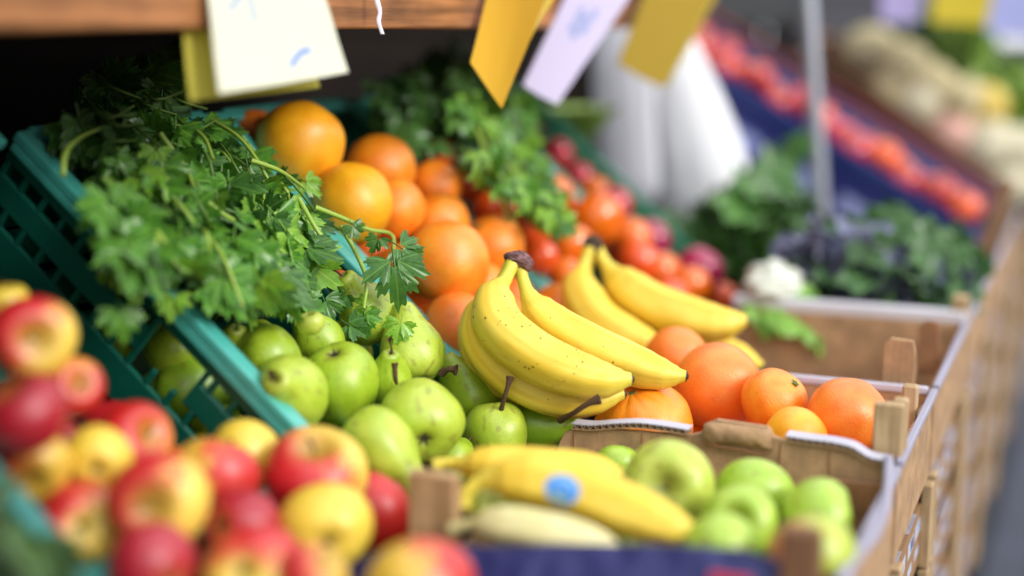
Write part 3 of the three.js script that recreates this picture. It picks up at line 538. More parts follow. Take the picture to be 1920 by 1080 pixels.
{
  const t = thing('banana_bunch', 'near blurred bananas with round blue sticker lying over the green apples', 'bananas', at(1080, 960, 1.16));
  const [m1, s1] = banana(t, [[868, 952, 1.16], [874, 925, 1.16], [900, 905, 1.16], [980, 898, 1.155], [1070, 915, 1.145], [1160, 948, 1.13], [1240, 980, 1.12], [1312, 1004, 1.115]], 0.0218, BAN[2], 0.6);
  banana(t, [[812, 872, 1.23], [840, 868, 1.23], [880, 872, 1.225], [960, 878, 1.215], [1040, 882, 1.21], [1110, 884, 1.21], [1168, 890, 1.21]], 0.0185, BAN[2], 1.4);
  const n = 24; // the sticker: a patch of the banana's own surface, lifted by half a millimetre
  let best = [0, 0.5, 1e9]; for (let i = 0; i < 120; i++) for (let j = 20; j < 80; j++) { const p = s1(i / 120, j / 100), d = p.clone().sub(EYE), z = d.dot(FWD), x = 960 + FP * d.dot(RGT) / z, y = 540 - FP * d.dot(UPV) / z, e = Math.hypot(x - 1057, y - 917) + z * 60; if (e < best[2]) best = [i / 120, j / 100, e]; }
  const [u0, v0] = best; const L = spineLen(s1); function spineLen(s) { let a = 0; for (let i = 0; i < 20; i++) a += s(0, 0.2 + i * 0.03).distanceTo(s(0, 0.23 + i * 0.03)); return a / 0.6; }
  const st = grid(n, 8, (u, v) => { const th = u * 6.283, q = v * 0.0138, du = (q * 0.86 * Math.sin(th)) / (2 * Math.PI * 0.0218), dv = (1.25 * q * Math.cos(th)) / L; const uu = u0 + du, vv = v0 + dv, p = s1(uu, vv); const nn = new THREE.Vector3().crossVectors(s1(uu + 0.004, vv).sub(p), s1(uu, vv + 0.004).sub(p)).normalize(); if (nn.dot(FWD) > 0) nn.negate(); return p.addScaledVector(nn, 0.0006); });
  const cv = document.createElement('canvas'); cv.width = 256; cv.height = 64; const cx = cv.getContext('2d');
  cx.fillStyle = '#3f86d8'; cx.fillRect(0, 0, 256, 64); cx.fillStyle = '#78b2ee'; cx.fillRect(0, 0, 256, 8); cx.fillStyle = '#8fb4b0'; cx.fillRect(150, 14, 70, 28); cx.fillStyle = '#86bdf2'; cx.fillRect(10, 16, 90, 22);
  const ct = new THREE.CanvasTexture(cv); ct.colorSpace = THREE.SRGBColorSpace;
  const sm = part('sticker', st, std({ map: ct, roughness: 0.35 }), m1); void sm;
}
{
  const t = thing('banana', 'pale cream banana lying lowest, just behind the blue sheet', 'banana', at(1000, 1000, 1.1));
  banana(t, [[846, 992, 1.13], [872, 985, 1.125], [930, 984, 1.115], [1000, 994, 1.105], [1080, 1010, 1.1], [1165, 1034, 1.095]], 0.0165, paleBanana, 0.5, 'peel');
}

// ------------------------------------------------------------------ trays along the front
const FX = -0.15;                                                             // the street side of the trays
function extr(pts, depth, z0) { const s = new THREE.Shape(pts.map((p) => new THREE.Vector2(p.x, p.y))); const g = new THREE.ExtrudeGeometry(s, { depth, bevelEnabled: true, bevelSize: 0.0006, bevelThickness: 0.0006, bevelSegments: 1 }); g.translate(0, 0, z0); return boxUV(g); }
function fluteStrip(line, depth, z0, thick) { // a torn strip of corrugated board: two liners and the wave between; line is the front edge of its underside
  const c = new THREE.CatmullRomCurve3(line.map(([x, y]) => V(x, y, 0))), L = c.getLength(), n = Math.round(L / 0.0072), up = V(0, 1, 0);
  const ribbon = (off, th, wave) => { const N = wave ? n * 8 : 40, pos = []; const lo = [], hi = []; for (let i = 0; i <= N; i++) { const p = c.getPointAt(i / N); const o = off + (wave ? (0.5 + 0.5 * Math.sin(i / 8 * 6.283)) * (thick - 0.0022) : 0); lo.push(p.clone().addScaledVector(up, o)); hi.push(p.clone().addScaledVector(up, o + th)); }
    const sh = [...lo, ...hi.reverse()]; const s = new THREE.Shape(sh.map((p) => new THREE.Vector2(p.x, p.y))); const g = new THREE.ExtrudeGeometry(s, { depth, bevelEnabled: false }); g.translate(0, 0, z0); return boxUV(g); };
  return [ribbon(0, 0.0011, false), ribbon(0.0011, 0.0009, true), ribbon(thick - 0.0011, 0.0011, false)];
}
{
  const Z = -1.287, t = thing('cardboard_tray', 'torn brown cardboard tray holding the green apples', 'tray', V(-0.31, 0.955, -1.14));
  const P = (px, py) => onZ(px, py, Z);
  const top = [[1046, 850], [1050, 830], [1060, 812], [1078, 806], [1130, 806], [1200, 810], [1290, 818], [1316, 812], [1324, 796], [1345, 788], [1440, 802], [1450, 820], [1478, 828], [1540, 838], [1600, 852], [1650, 874], [1672, 880]].map((q) => P(...q));
  const B = 0.957; wpart('back_panel', extr([V(top[0].x, B, 0), V(top[top.length - 1].x, B, 0), ...[...top].reverse()], 0.005, Z - 0.005), card, t);
  // creases stand as thin raised folds
  for (const [a, b] of [[[1205, 812], [1203, 860]], [[1464, 830], [1462, 890]], [[1556, 845], [1555, 905]], [[1077, 808], [1077, 842]]]) { const p = P(...a), q = P(...b); wpart('crease', tube([V(p.x, p.y, Z + 0.0006), V((p.x + q.x) / 2, (p.y + q.y) / 2, Z + 0.001), V(q.x, q.y, Z + 0.0006)], 0.0009, 6, 6), cardDark, t); }
  const f1 = fluteStrip([[1074, 803], [1110, 806], [1150, 803], [1200, 802], [1250, 808], [1292, 815]].map(([x, y]) => { const p = P(x, y); return [p.x, p.y]; }), 0.017, Z - 0.013, 0.0062);
  const f2 = fluteStrip([[1474, 826], [1520, 833], [1560, 838], [1600, 848], [1630, 866], [1668, 874]].map(([x, y]) => { const p = P(x, y); return [p.x, p.y]; }), 0.02, Z - 0.016, 0.006);
  for (const [i, f] of [f1, f2].entries()) { wpart('flap_lower_liner', f[0], card, t); wpart('flap_flute', f[1], fluteMat, t); wpart('flap_upper_liner', f[2], flapMat, t).userData.label = i ? 'white top of the right torn flap' : 'white top of the left torn flap'; }
  // the bent tab
  const tab = grid(24, 14, (u, v) => { const px = lerp(1322, 1450, u), edge = Math.min(1, Math.min(u, 1 - u) * 9), a = (v - 0.05) * Math.PI * 1.15; const yTop = lerp(788, 803, u), yLow = lerp(834, 846, u) - 8 * Math.sin(u * 3.1); const c = P(px, lerp(yTop, yLow, 0.5)); const hy = (P(px, yTop).y - P(px, yLow).y) / 2 * (0.86 + 0.14 * edge); return V(c.x, c.y + hy * Math.cos(a) + 0.001 * noise(u * 5, v * 3, 1), Z + 0.002 + 0.009 * Math.sin(clamp(a, 0, Math.PI)) * (0.5 + 0.5 * edge) + 0.0015 * noise(u * 9, v * 4, 6)); }, false);
  wpart('folded_tab', boxUV(tab), card, t);
  const crease = tube([[1322, 826], [1350, 834], [1390, 840], [1430, 848], [1450, 840]].map((q) => { const p = P(...q); return V(p.x, p.y, Z + 0.006); }), 0.0012, 20, 6); wpart('crease', crease, cardDark, t);
  // right wall, bulging towards the street, with its white outer sheet folded over the edge
  const wall = (x0, th, yt, yb) => grid(2, 30, () => V(0, 0, 0)) && new THREE.BufferGeometry();
  void wall;
  const xr = (k) => -0.163 + 0.012 * Math.sin(k * Math.PI) + 0.006 * k, zr = (k) => lerp(-1.292, -0.985, k), yr = (k) => 1.058 + 0.004 * Math.sin(k * 9) - 0.006 * k;
  const sheet = (off, th, h0, h1) => { const ring = [[0, 0], [th, 0], [th, 1], [0, 1], [0, 0]]; return grid(4, 30, (u, v) => { const [a, b] = ring[Math.round(u * 4)]; return V(xr(v) + off + a, lerp(B, yr(v), b) + (b ? h1 : h0), zr(v)); }, false); };
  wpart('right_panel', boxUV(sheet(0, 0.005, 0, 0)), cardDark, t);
  wpart('outer_sheet', boxUV(sheet(0.0055, 0.0022, 0, 0.002)), card, t);
  wpart('folded_edge', tube([0, 0.2, 0.4, 0.6, 0.8, 1].map((k) => V(xr(k) + 0.004, yr(k) + 0.0015 + 0.0008 * Math.sin(k * 23), zr(k))), 0.0052, 40, 8, (v) => 0.92 + 0.1 * Math.sin(v * 17) * Math.sin(v * 7)), edgeMat, t);
  const lp = box(0.005, 0.068, 0.28, -0.468, 0.957 + 0.034, -1.145, 0.001); wpart('left_panel', lp, card, t);
  const cp = box(0.05, 0.078, 0.005, -0.185, 0.957 + 0.046, -1.27, 0.001); const cm = wpart('corner_fold', cp, cardDark, t); void cm;
  wpart('tray_floor', box(0.32, 0.004, 0.3, -0.312, 0.955, -1.14, 0.001), card, t);
}
function woodTray(name, label, z0, z1, o = {}) { // open tray with corner posts; z0 near, z1 far
  const x0 = o.x0 ?? -0.47, x1 = FX - 0.006, top = o.top ?? 1.05, B = 0.957, t = thing(name, label, 'tray', V((x0 + x1) / 2, B, (z0 + z1) / 2)), m = o.mat ?? woodPale;
  const L = x1 - x0, D = z0 - z1, h = top - B;
  if (!o.noNear) part('side_panel', box(L, h * 0.92, 0.006, 0, h * 0.46, D / 2 - 0.004, 0.001), m, t);
  part('side_panel', box(L, h, 0.006, 0, h / 2, -D / 2 + 0.004, 0.001), o.far ?? m, t);
  if (o.rim) part('white_rim', box(L, 0.009, 0.009, 0, h + 0.005, -D / 2 + 0.004, 0.002), flapMat, t);
  for (const s of [-1, 1]) part('end_panel', box(0.006, h * 0.9, D - 0.02, s * (L / 2 - 0.003), h * 0.45, 0, 0.001), m, t);
  part('tray_floor', box(L - 0.02, 0.004, D - 0.02, 0, 0.003, 0, 0.001), m, t);
  return [t, L, D, h, m];
}
function post(t, px, py0, py1, w, d, z, mat, name = 'corner_post') { // upright piece whose front face is seen between two photo heights at depth z
  const a = onZ(px, py0, z), b = onZ(px, py1, z); return wpart(name, box(w, a.y - Math.min(b.y, a.y - 0.02) + 0.03, d, a.x, (a.y + Math.min(b.y, a.y - 0.02) - 0.03) / 2, z - d / 2, 0.003, true), mat, t);
}
{
  const [t] = woodTray('wooden_tray', 'pale wooden tray with corner posts holding the front oranges', -1.297, -1.588, { top: 1.05, far: card, rim: true });
  const p1 = post(t, 1667, 757, 842, 0.028, 0.012, -1.312, woodPale); void p1;
  post(t, 1688, 749, 800, 0.014, 0.014, -1.335, woodPale); post(t, 1706, 724, 790, 0.016, 0.016, -1.5, woodPale);
  wpart('top_lath', box(0.24, 0.012, 0.008, -0.29, 1.05, -1.303, 0.002), woodPale, t);
}
{
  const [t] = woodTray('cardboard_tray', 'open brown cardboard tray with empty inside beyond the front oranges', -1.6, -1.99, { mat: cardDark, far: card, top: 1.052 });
  const Z = -1.6, pts = [[1655, 735], [1660, 645], [1672, 634], [1712, 640], [1716, 660], [1712, 735]].map((q) => onZ(q[0], q[1], Z)); wpart('corner_flap', extr(pts, 0.006, Z - 0.003), card, t);
  const Z2 = -1.78, p2 = [[1722, 700], [1726, 612], [1738, 600], [1760, 604], [1764, 700]].map((q) => onZ(q[0], q[1], Z2)); wpart('corner_flap', extr(p2, 0.006, Z2), cardDark, t);
  const Z3 = -1.7, p3 = [[1690, 740], [1694, 668], [1716, 662], [1716, 740]].map((q) => onZ(q[0], q[1], Z3)); wpart('corner_flap', extr(p3, 0.006, Z3), woodPale, t);
}
{
  const [t, L, D, h] = woodTray('white_tray', 'white rimmed tray of dark leafy greens beyond the empty cardboard tray', -2.0, -2.42, { mat: std({ color: new THREE.Color(0.01, 0.012, 0.03), roughness: 0.6 }), noNear: false, top: 1.056 });
  part('white_rim', box(L + 0.01, 0.018, 0.02, 0, h + 0.004, D / 2 + 0.004, 0.004), cardWhite, t);
  part('corner_post', box(0.022, 0.05, 0.022, L / 2 - 0.004, h + 0.008, D / 2 - 0.0, 0.003), woodPale, t);
}
woodTray('leaf_tray', 'dark tray under the green kale beside the steel pole', -2.44, -2.8, { mat: woodBrown, top: 1.04 });
{ // near tray with the blue sheet
  const t = thing('wooden_tray', 'near wooden tray at the bottom edge with light brown corner posts', 'tray', V(-0.35, 0.94, -0.8));
  const Z = -0.99; const a = onZ(812, 884, Z), b = onZ(812, 1010, Z);
  wpart('corner_post', box(0.043, a.y - b.y + 0.05, 0.014, onZ(815, 940, Z).x, (a.y + b.y) / 2 - 0.025, Z, 0.003, true), std({ map: woodPale.map, color: new THREE.Color(0.95, 0.84, 0.78), roughness: 0.75 }), t);
  const c = onZ(1505, 988, Z + 0.02), d = onZ(1505, 1120, Z + 0.02);
  wpart('corner_post', box(0.03, c.y - d.y + 0.05, 0.016, c.x, (c.y + d.y) / 2 - 0.025, Z + 0.02, 0.004, true), woodBrown, t);
  wpart('side_panel', box(0.36, 0.05, 0.006, -0.35, 0.965, Z, 0.001), woodPale, t);
  wpart('tray_floor', box(0.38, 0.004, 0.4, -0.34, 0.94, -0.79, 0.001), woodPale, t);
  wpart('end_panel', box(0.006, 0.08, 0.4, FX - 0.02, 0.975, -0.79, 0.001), woodPale, t);
  const sh = thing('blue_sheet', 'deep blue plastic sheet draped over the back of the near tray', 'plastic sheet', at(1050, 1070, 1.05));
  const blueMat = std({ color: new THREE.Color(0.006, 0.008, 0.09), roughness: 0.55 });
  const topY = (u) => 1034 + 8 * u + 10 * Math.cos(u * 5) - 12 * Math.exp(-(((u - 0.2) / 0.12) ** 2)) + 28 * sst(0.16, 0.0, u) + 22 * sst(0.9, 1, u);
  const g = grid(60, 22, (u, v) => { const px = lerp(612, 1480, u); const p = at(px, topY(u), lerp(1.115, 1.03, u)); const s = Math.abs(v - 0.12), k = sst(0, 1, (v - 0.12) / 0.88); const fold = 0.006 * noise(u * 9 + v * 2, v * 2.2, 3) + 0.003 * noise(u * 22, v * 4, 7); return V(p.x + fold * 0.5, p.y + 0.004 - (v < 0.12 ? s * 0.18 : k * 0.075) + fold * 0.5, p.z + (v < 0.12 ? -0.012 * s / 0.12 : 0.075 * k) + fold); }, false);
  wpart('sheet', g, blueMat, sh);
  const red = at(1372, 1090, 1.0); const rd = new RoundedBoxGeometry(0.03, 0.012, 0.003, 2, 0.001); rd.translate(red.x, red.y, red.z + 0.004); wpart('red_print', rd, std({ color: new THREE.Color(0.6, 0.03, 0.05), roughness: 0.4 }), sh);
}
// stacked fruit boxes that carry the trays: their printed sides face the street
{
  const cv = document.createElement('canvas'); cv.width = 512; cv.height = 256; const cx = cv.getContext('2d');
  cx.fillStyle = '#9a7650'; cx.fillRect(0, 0, 512, 256);
  cx.fillStyle = '#8c6a48'; for (let i = 0; i < 40; i++) cx.fillRect(0, (i * 53) % 256, 512, 2);
  cx.fillStyle = '#b4b8ca'; for (const x of [40, 165, 290, 400]) { cx.fillRect(x, 50, 84, 62); cx.fillRect(x + 8, 160, 66, 40); }
  cx.fillStyle = '#3e5c9c'; cx.fillRect(52, 64, 28, 30); cx.fillRect(330, 60, 40, 44); cx.fillStyle = '#8fa3c8'; cx.fillRect(420, 66, 50, 18); cx.fillRect(180, 84, 50, 14);
  const pt = new THREE.CanvasTexture(cv); pt.colorSpace = THREE.SRGBColorSpace; const printMat = std({ map: pt, roughness: 0.8 }), postMat = woodPale;
  const frontMat = card, printG = new THREE.BoxGeometry(1, 1, 1); void printG;
  const bins = [[-0.66, -0.965], [-0.985, -1.284], [-1.3, -1.59], [-1.606, -1.99], [-2.01, -2.42], [-2.44, -2.82], [-2.86, -3.26], [-3.28, -3.68], [-3.7, -4.1], [-4.12, -4.52], [-4.54, -4.94], [-4.96, -5.36]];
  const pos = ['under the near tray', 'under the cardboard tray of green apples', 'under the front oranges', 'under the empty cardboard tray', 'under the white rimmed tray', 'under the kale tray', 'under the blue tomato crate', 'under the second blue crate', 'under the pale vegetables', 'in the third last stack', 'in the second last stack', 'in the farthest stack'];
  bins.forEach(([z0, z1], bi) => {
    const D = z0 - z1;
    for (let k = 0; k < 4; k++) {
      const t = thing('fruit_box', ['top', 'second', 'third', 'lowest'][k] + ' printed fruit box ' + pos[bi], 'box', V(-0.35, 0.855 - k * 0.1, (z0 + z1) / 2));
      const pg = new THREE.BoxGeometry(0.005, 0.07, D - 0.012); pg.translate(0.192, 0.04, 0); part('printed_side', pg, printMat, t);
      part('far_side', box(0.005, 0.07, D - 0.012, -0.192, 0.04, 0, 0.001), card, t);
      for (const s of [-1, 1]) { part('end_board', box(0.37, 0.08, 0.007, 0, 0.042, s * (D / 2 - 0.005), 0.001), postMat, t); part('corner_post', box(0.012, 0.097, 0.022, 0.2, 0.0485, s * (D / 2 - 0.012), 0.002, true), postMat, t); }
      part('box_floor', box(0.38, 0.005, D - 0.02, 0, 0.003, 0, 0.001), card, t);
      if (k === 0 && bi < 7) part('pale_edge', box(0.008, 0.008, D, 0.2, 0.1985, 0, 0.002), edgeMat, t), part('front_board', box(0.006, 0.09, D - 0.004, 0.196, 0.147, 0, 0.001), bi < 1 ? woodPale : frontMat, t);
    }
  });
  const base = thing('stall_base', 'dark recessed base under the stacked fruit boxes', 'stand', V(-0.4, 0, -2.2));
  part('plinth', box(0.38, 0.5, 6.4, 0, 0.25, -0.3, 0.01), std({ color: new THREE.Color(0.015, 0.016, 0.02), roughness: 0.8 }), base);
  part('top_rail', box(0.4, 0.04, 6.4, 0, 0.523, -0.3, 0.006), woodDark, base);
}

// ------------------------------------------------------------------ leaves
function leafletGeo(base, dir, len, seed, wide) { // fan shaped lobed leaflet in the x-z plane, normal +y
  const r = rng(seed), A = 52, Rn = 4, pos = [], uv = [], idx = [], ph = r() * 6, cup = 0.05 + r() * 0.3, droop = 0.05 + r() * 0.5, tw = (r() - 0.5) * 0.5, jag = r() * 9;
  const c = Math.cos(dir), s = Math.sin(dir);
  const rad = (f) => { let m = 0; for (const [f0, pk, w] of [[-0.56, 0.8, 0.38], [0, 1, 0.38], [0.56, 0.8, 0.38]]) m = Math.max(m, pk * Math.exp(-(((f - f0) / w) ** 2) * 0.62)); const tooth = ((f * 5.2 + jag) % 1 + 1) % 1; return m * (0.9 + 0.2 * (tooth < 0.7 ? tooth / 0.7 : (1 - tooth) / 0.3) - 0.06) * (1 + 0.05 * Math.sin(f * 5 + ph)); };
  pos.push(base[0], 0, base[1]); uv.push(0.5, 0);
  for (let k = 1; k <= Rn; k++) for (let i = 0; i <= A; i++) {
    const f = lerp(-1.06, 1.06, i / A), q = k / Rn, rr = rad(f) * len * q, x = rr * Math.sin(f) * wide, z = rr * Math.cos(f);
    const y = len * (cup * Math.abs(x / len) * 0.7 - droop * (z / len) ** 2 + 0.05 * q * Math.sin(f * 4 + ph) + 0.014 * Math.sin(f * 11 + ph * 2) * q) + tw * x * 0.5;
    pos.push(base[0] + x * c + z * s, y, base[1] - x * s + z * c); uv.push(0.5 + x / len * 0.5, z / len);
  }
  const at_ = (k, i) => 1 + (k - 1) * (A + 1) + i;
  for (let i = 0; i < A; i++) idx.push(0, at_(1, i), at_(1, i + 1));
  for (let k = 1; k < Rn; k++) for (let i = 0; i < A; i++) idx.push(at_(k, i), at_(k + 1, i), at_(k + 1, i + 1), at_(k, i), at_(k + 1, i + 1), at_(k, i + 1));
  const g = new THREE.BufferGeometry(); g.setAttribute('position', new THREE.Float32BufferAttribute(pos, 3)); g.setAttribute('uv', new THREE.Float32BufferAttribute(uv, 2)); g.setIndex(idx); g.computeVertexNormals(); return g;
}
function stalk(a, b, r) { return tube([V(...a), V((a[0] + b[0]) / 2, (a[1] + b[1]) / 2 + 0.01, (a[2] + b[2]) / 2), V(...b)], r, 4, 5); }
function parsleyLeaf(seed) { // three leaflets on short stalks; unit length 1 along +z
  const r = rng(seed), gs = [leafletGeo([0, 0.32], (r() - 0.5) * 0.2, 0.68, seed * 3 + 1, 1.12), leafletGeo([0.06, 0.24], 0.95 + r() * 0.25, 0.56, seed * 3 + 2, 1.1), leafletGeo([-0.06, 0.24], -0.95 - r() * 0.25, 0.56, seed * 3 + 3, 1.1)];
  gs.push(stalk([0, 0, 0], [0, 0, 0.34], 0.018)); return mergeGeometries(gs);
}
function ruffLeaf(seed) { // a broad frilled salad or kale leaf
  const r = rng(seed), ph = r() * 6;
  return grid(26, 10, (u, v) => { const x0 = (u - 0.5) * 2, w = 0.42 * Math.sin(Math.min(1, v * 1.15 + 0.12) * 2.7) + 0.06, e = Math.abs(x0) ** 3; return V(x0 * w * (1 + 0.12 * e * Math.sin(v * 21 + ph)), -0.35 * v * v + 0.15 * Math.abs(x0) * w + e * 0.1 * Math.sin(v * 26 + ph + x0) + 0.03 * Math.sin(v * 15 + u * 11), v); }, false);
}
const LEAF = [1, 2, 3, 4, 5, 6, 7, 8].map(parsleyLeaf), RUFF = [1, 2, 3].map(ruffLeaf);
const veinTex = (a, b, vein) => tex(256, 256, (u, v) => { const n = fbm(u * 6, v * 6, 3, 4); let c = mixc(a, b, clamp(0.5 + n * 1.5)); const x = u - 0.5, ang = Math.atan2(x, v + 0.02); let d = 1; for (const f of [-0.9, -0.45, 0, 0.45, 0.9]) d = Math.min(d, Math.abs(ang - f) * (v + 0.05)); c = mixc(c, vein, 0.55 * sst(0.02, 0.004, d)); return c; }, false);
const leafMat = (a, b, vein, tr = 0.22) => std({ map: veinTex(a, b, vein), roughness: 0.92, transmission: tr, thickness: 0, clearcoat: 0.7, clearcoatRoughness: 0.26, side: THREE.DoubleSide });
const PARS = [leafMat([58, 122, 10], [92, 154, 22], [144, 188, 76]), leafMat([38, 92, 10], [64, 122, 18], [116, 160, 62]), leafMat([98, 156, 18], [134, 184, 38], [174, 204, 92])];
const parsStem = std({ color: new THREE.Color(0.3, 0.46, 0.06), roughness: 0.5, clearcoat: 0.3, clearcoatRoughness: 0.4 }), parsStemDark = std({ color: new THREE.Color(0.1, 0.2, 0.03), roughness: 0.55 });
function inPoly(x, y, P) { let c = false; for (let i = 0, j = P.length - 1; i < P.length; j = i++) if ((P[i][1] > y) !== (P[j][1] > y) && x < (P[j][0] - P[i][0]) * (y - P[i][1]) / (P[j][1] - P[i][1]) + P[i][0]) c = !c; return c; }
function setLeaf(m, p, dir, nrm, size) { const z = dir.clone().normalize(), y = nrm.clone().addScaledVector(z, -nrm.dot(z)).normalize(), x = new THREE.Vector3().crossVectors(y, z); m.quaternion.setFromRotationMatrix(new THREE.Matrix4().makeBasis(x, y, z)); m.scale.setScalar(size); m.position.copy(p); }
function leafHeap(t, n, seed, polys, surf, w0, w1, flow, size, mats, geos, name = 'leaf') {
  const r = rng(seed), xs = polys.map((q) => q[0]), ys = polys.map((q) => q[1]), X0 = Math.min(...xs), X1 = Math.max(...xs), Y0 = Math.min(...ys), Y1 = Math.max(...ys);
  for (let k = 0; k < n;) {
    const px = lerp(X0, X1, r()), py = lerp(Y0, Y1, r()); if (!inPoly(px, py, polys)) continue; k++;
    const q = Math.sqrt(r()), p = surf(px, py, lerp(w0, w1, q)), d = flow(px, py).addScaledVector(RGT, (r() - 0.5) * 1.5).addScaledVector(UPV, (r() - 0.5) * 1.4).addScaledVector(FWD, (r() - 0.5) * 1.1);
    const nn = camDir((r() - 0.35) * 2.2, 0.45 + (r() - 0.5) * 1.9, 0.5 + (r() - 0.5) * 1.5), s = size * (0.7 + 0.6 * r());
    const m = part(name, geos[Math.floor(r() * geos.length)], mats[Math.floor(r() * mats.length)], t); setLeaf(m, p.addScaledVector(d.clone().normalize(), -0.45 * s).sub(t.position), d, nn, s);
  }
}
const curveW = (pts, f) => pts.map((q) => f(q[0], q[1], q[2]));
{ // the large bunch in focus
  const t = thing('parsley_bunch', 'big fresh bunch of flat leaf parsley spilling over the pears', 'parsley', onSlope(420, 420, 0.02));
  const poly = [[190, 330], [230, 265], [330, 235], [400, 250], [440, 285], [480, 315], [530, 365], [560, 400], [590, 470], [600, 555], [570, 585], [480, 570], [420, 545], [350, 500], [290, 510], [250, 540], [225, 470], [200, 400]];
  leafHeap(t, 262, 71, poly, onSlope, -0.04, 0.055, () => SV.clone().multiplyScalar(0.9).add(V(0, -0.25, 0)), 0.05, [PARS[0], PARS[0], PARS[1], PARS[2]], LEAF);
  const hero = [ // base px, tip px, depth, how far the tip comes forward
    [[735, 462], [750, 580], 1.455, 0.015, 0.064], [[732, 452], [806, 500], 1.47, 0.0, 0.045], [[715, 436], [682, 500], 1.47, 0.01, 0.026], [[600, 545], [640, 640], 1.44, 0.02, 0.039], [[682, 575], [690, 660], 1.45, 0.02, 0.034],
    [[755, 590], [735, 668], 1.45, 0.01, 0.033], [[600, 395], [560, 430], 1.5, 0, 0.033], [[655, 412], [690, 470], 1.49, 0, 0.024], [[560, 400], [610, 480], 1.47, 0.02, 0.039], [[540, 470], [600, 560], 1.45, 0.02, 0.041], [[500, 540], [560, 620], 1.42, 0.02, 0.038],
    [[560, 330], [612, 372], 1.53, 0, 0.033], [[610, 590], [560, 640], 1.44, 0.02, 0.033], [[640, 600], [700, 640], 1.44, 0.01, 0.033], [[240, 450], [215, 590], 1.25, 0.02, 0.039], [[300, 470], [330, 600], 1.26, 0.03, 0.039], [[220, 560], [240, 660], 1.22, 0.01, 0.039], [[330, 540], [310, 610], 1.28, 0.02, 0.033],
    [[430, 540], [470, 615], 1.36, 0.02, 0.038], [[380, 520], [410, 600], 1.34, 0.02, 0.037], [[700, 560], [650, 620], 1.45, 0.0, 0.030], [[655, 540], [615, 600], 1.45, 0.0, 0.030]];
  const r = rng(5);
  hero.forEach(([a, b, d, fw, s], i) => { const p = at(...a, d), q = at(...b, d - fw), m = part('leaf', LEAF[(i * 3 + 1) % 8], PARS[i < 3 ? 1 : i % 3 === 2 ? 2 : i % 2], t); setLeaf(m, p.sub(t.position), q.sub(at(...a, d)), camDir((r() - 0.4) * 0.8, i ? 0.35 : 0.1, i ? 0.85 : 1), s); });
  const stems = [[[300, 250, 0.06], [345, 312, 0.05], [372, 362, 0.06], [420, 402, 0.06], [475, 425, 0.045]], [[398, 226, 0.04], [448, 258, 0.06], [482, 300, 0.065], [502, 335, 0.06]], [[350, 232, 0.05], [385, 262, 0.07], [400, 300, 0.07]], [[470, 300, 0.07], [520, 318, 0.07], [570, 352, 0.05]], [[118, 330, 0.03], [122, 290, 0.04], [150, 258, 0.04], [190, 240, 0.04]],
    [[590, 388, 0.06], [640, 408, 0.06], [690, 430, 0.055], [735, 440, 0.05], [738, 470, 0.05]], [[640, 425, 0.05], [668, 475, 0.045], [686, 520, 0.04], [682, 580, 0.04]], [[560, 372, 0.06], [600, 440, 0.05], [628, 470, 0.04]], [[300, 430, 0.06], [282, 480, 0.05], [262, 540, 0.03]], [[250, 400, 0.05], [300, 440, 0.06], [330, 500, 0.05]]];
  for (const s of stems) wpart('stem', tube(curveW(s, onSlope), 0.0024, 20, 6, (v) => 1.15 - 0.45 * v), parsStem, t);
  for (let i = 0; i < 34; i++) { const x = 250 + 250 * r(), y = 235 + 200 * r(), l = 90 + 90 * r(); wpart('stem', tube([onSlope(x, y, -0.01 + 0.05 * r()), onSlope(x + l * 0.4 + 30 * (r() - 0.5), y + l * 0.4 + 30 * (r() - 0.5), 0.02 + 0.05 * r()), onSlope(x + l * 0.8 + 90 * (r() - 0.6), y + l * 0.95, -0.02 + 0.07 * r())], 0.0014 + 0.0006 * r(), 10, 5), i % 3 ? parsStemDark : parsStem, t); }
}
{
  const t = thing('parsley_bunch', 'dark parsley leaves in the shade under the shelf at upper left', 'parsley', onSlope(240, 240, 0.0));
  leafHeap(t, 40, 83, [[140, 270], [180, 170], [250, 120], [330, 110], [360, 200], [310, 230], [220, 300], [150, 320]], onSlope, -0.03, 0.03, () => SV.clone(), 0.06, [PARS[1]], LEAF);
  const r = rng(8); for (let i = 0; i < 12; i++) { const x = 150 + 180 * r(), y = 130 + 120 * r(); wpart('stem', tube([onSlope(x, y, 0.02), onSlope(x + 40, y + 30, 0.05), onSlope(x + 90, y + 90 * r(), 0.04)], 0.0016, 10, 5), parsStemDark, t); }
}
{
  const t = thing('herb_bunch', 'loose green herb bunch hanging over the far tomatoes', 'herbs', onSlope(940, 260, 0.02));
  leafHeap(t, 150, 91, [[850, 170], [890, 120], [960, 150], [1000, 200], [1005, 290], [1050, 370], [1062, 430], [1020, 430], [960, 370], [910, 350], [870, 290]], onSlope, 0.02, 0.1, () => SV.clone().add(V(0, -0.3, 0)), 0.042, [PARS[0], PARS[2], PARS[1]], LEAF);
  const r = rng(9); for (let i = 0; i < 14; i++) { const x = 860 + 90 * r(), y = 110 + 80 * r(); wpart('stem', tube([onSlope(x, y, 0.05), onSlope(x + 20, y + 80, 0.09), onSlope(x + 70 + 40 * r(), y + 190 + 60 * r(), 0.06)], 0.0018, 14, 5), parsStem, t); }
}
{
  const t = thing('herb_bunch', 'dim green herbs in shade behind the topmost oranges', 'herbs', onSlope(780, 200, 0.0));
  leafHeap(t, 90, 95, [[690, 180], [760, 110], [860, 90], [900, 160], [870, 280], [800, 290], [740, 270]], onSlope, -0.01, 0.05, () => SV.clone(), 0.045, [PARS[1]], LEAF);
}
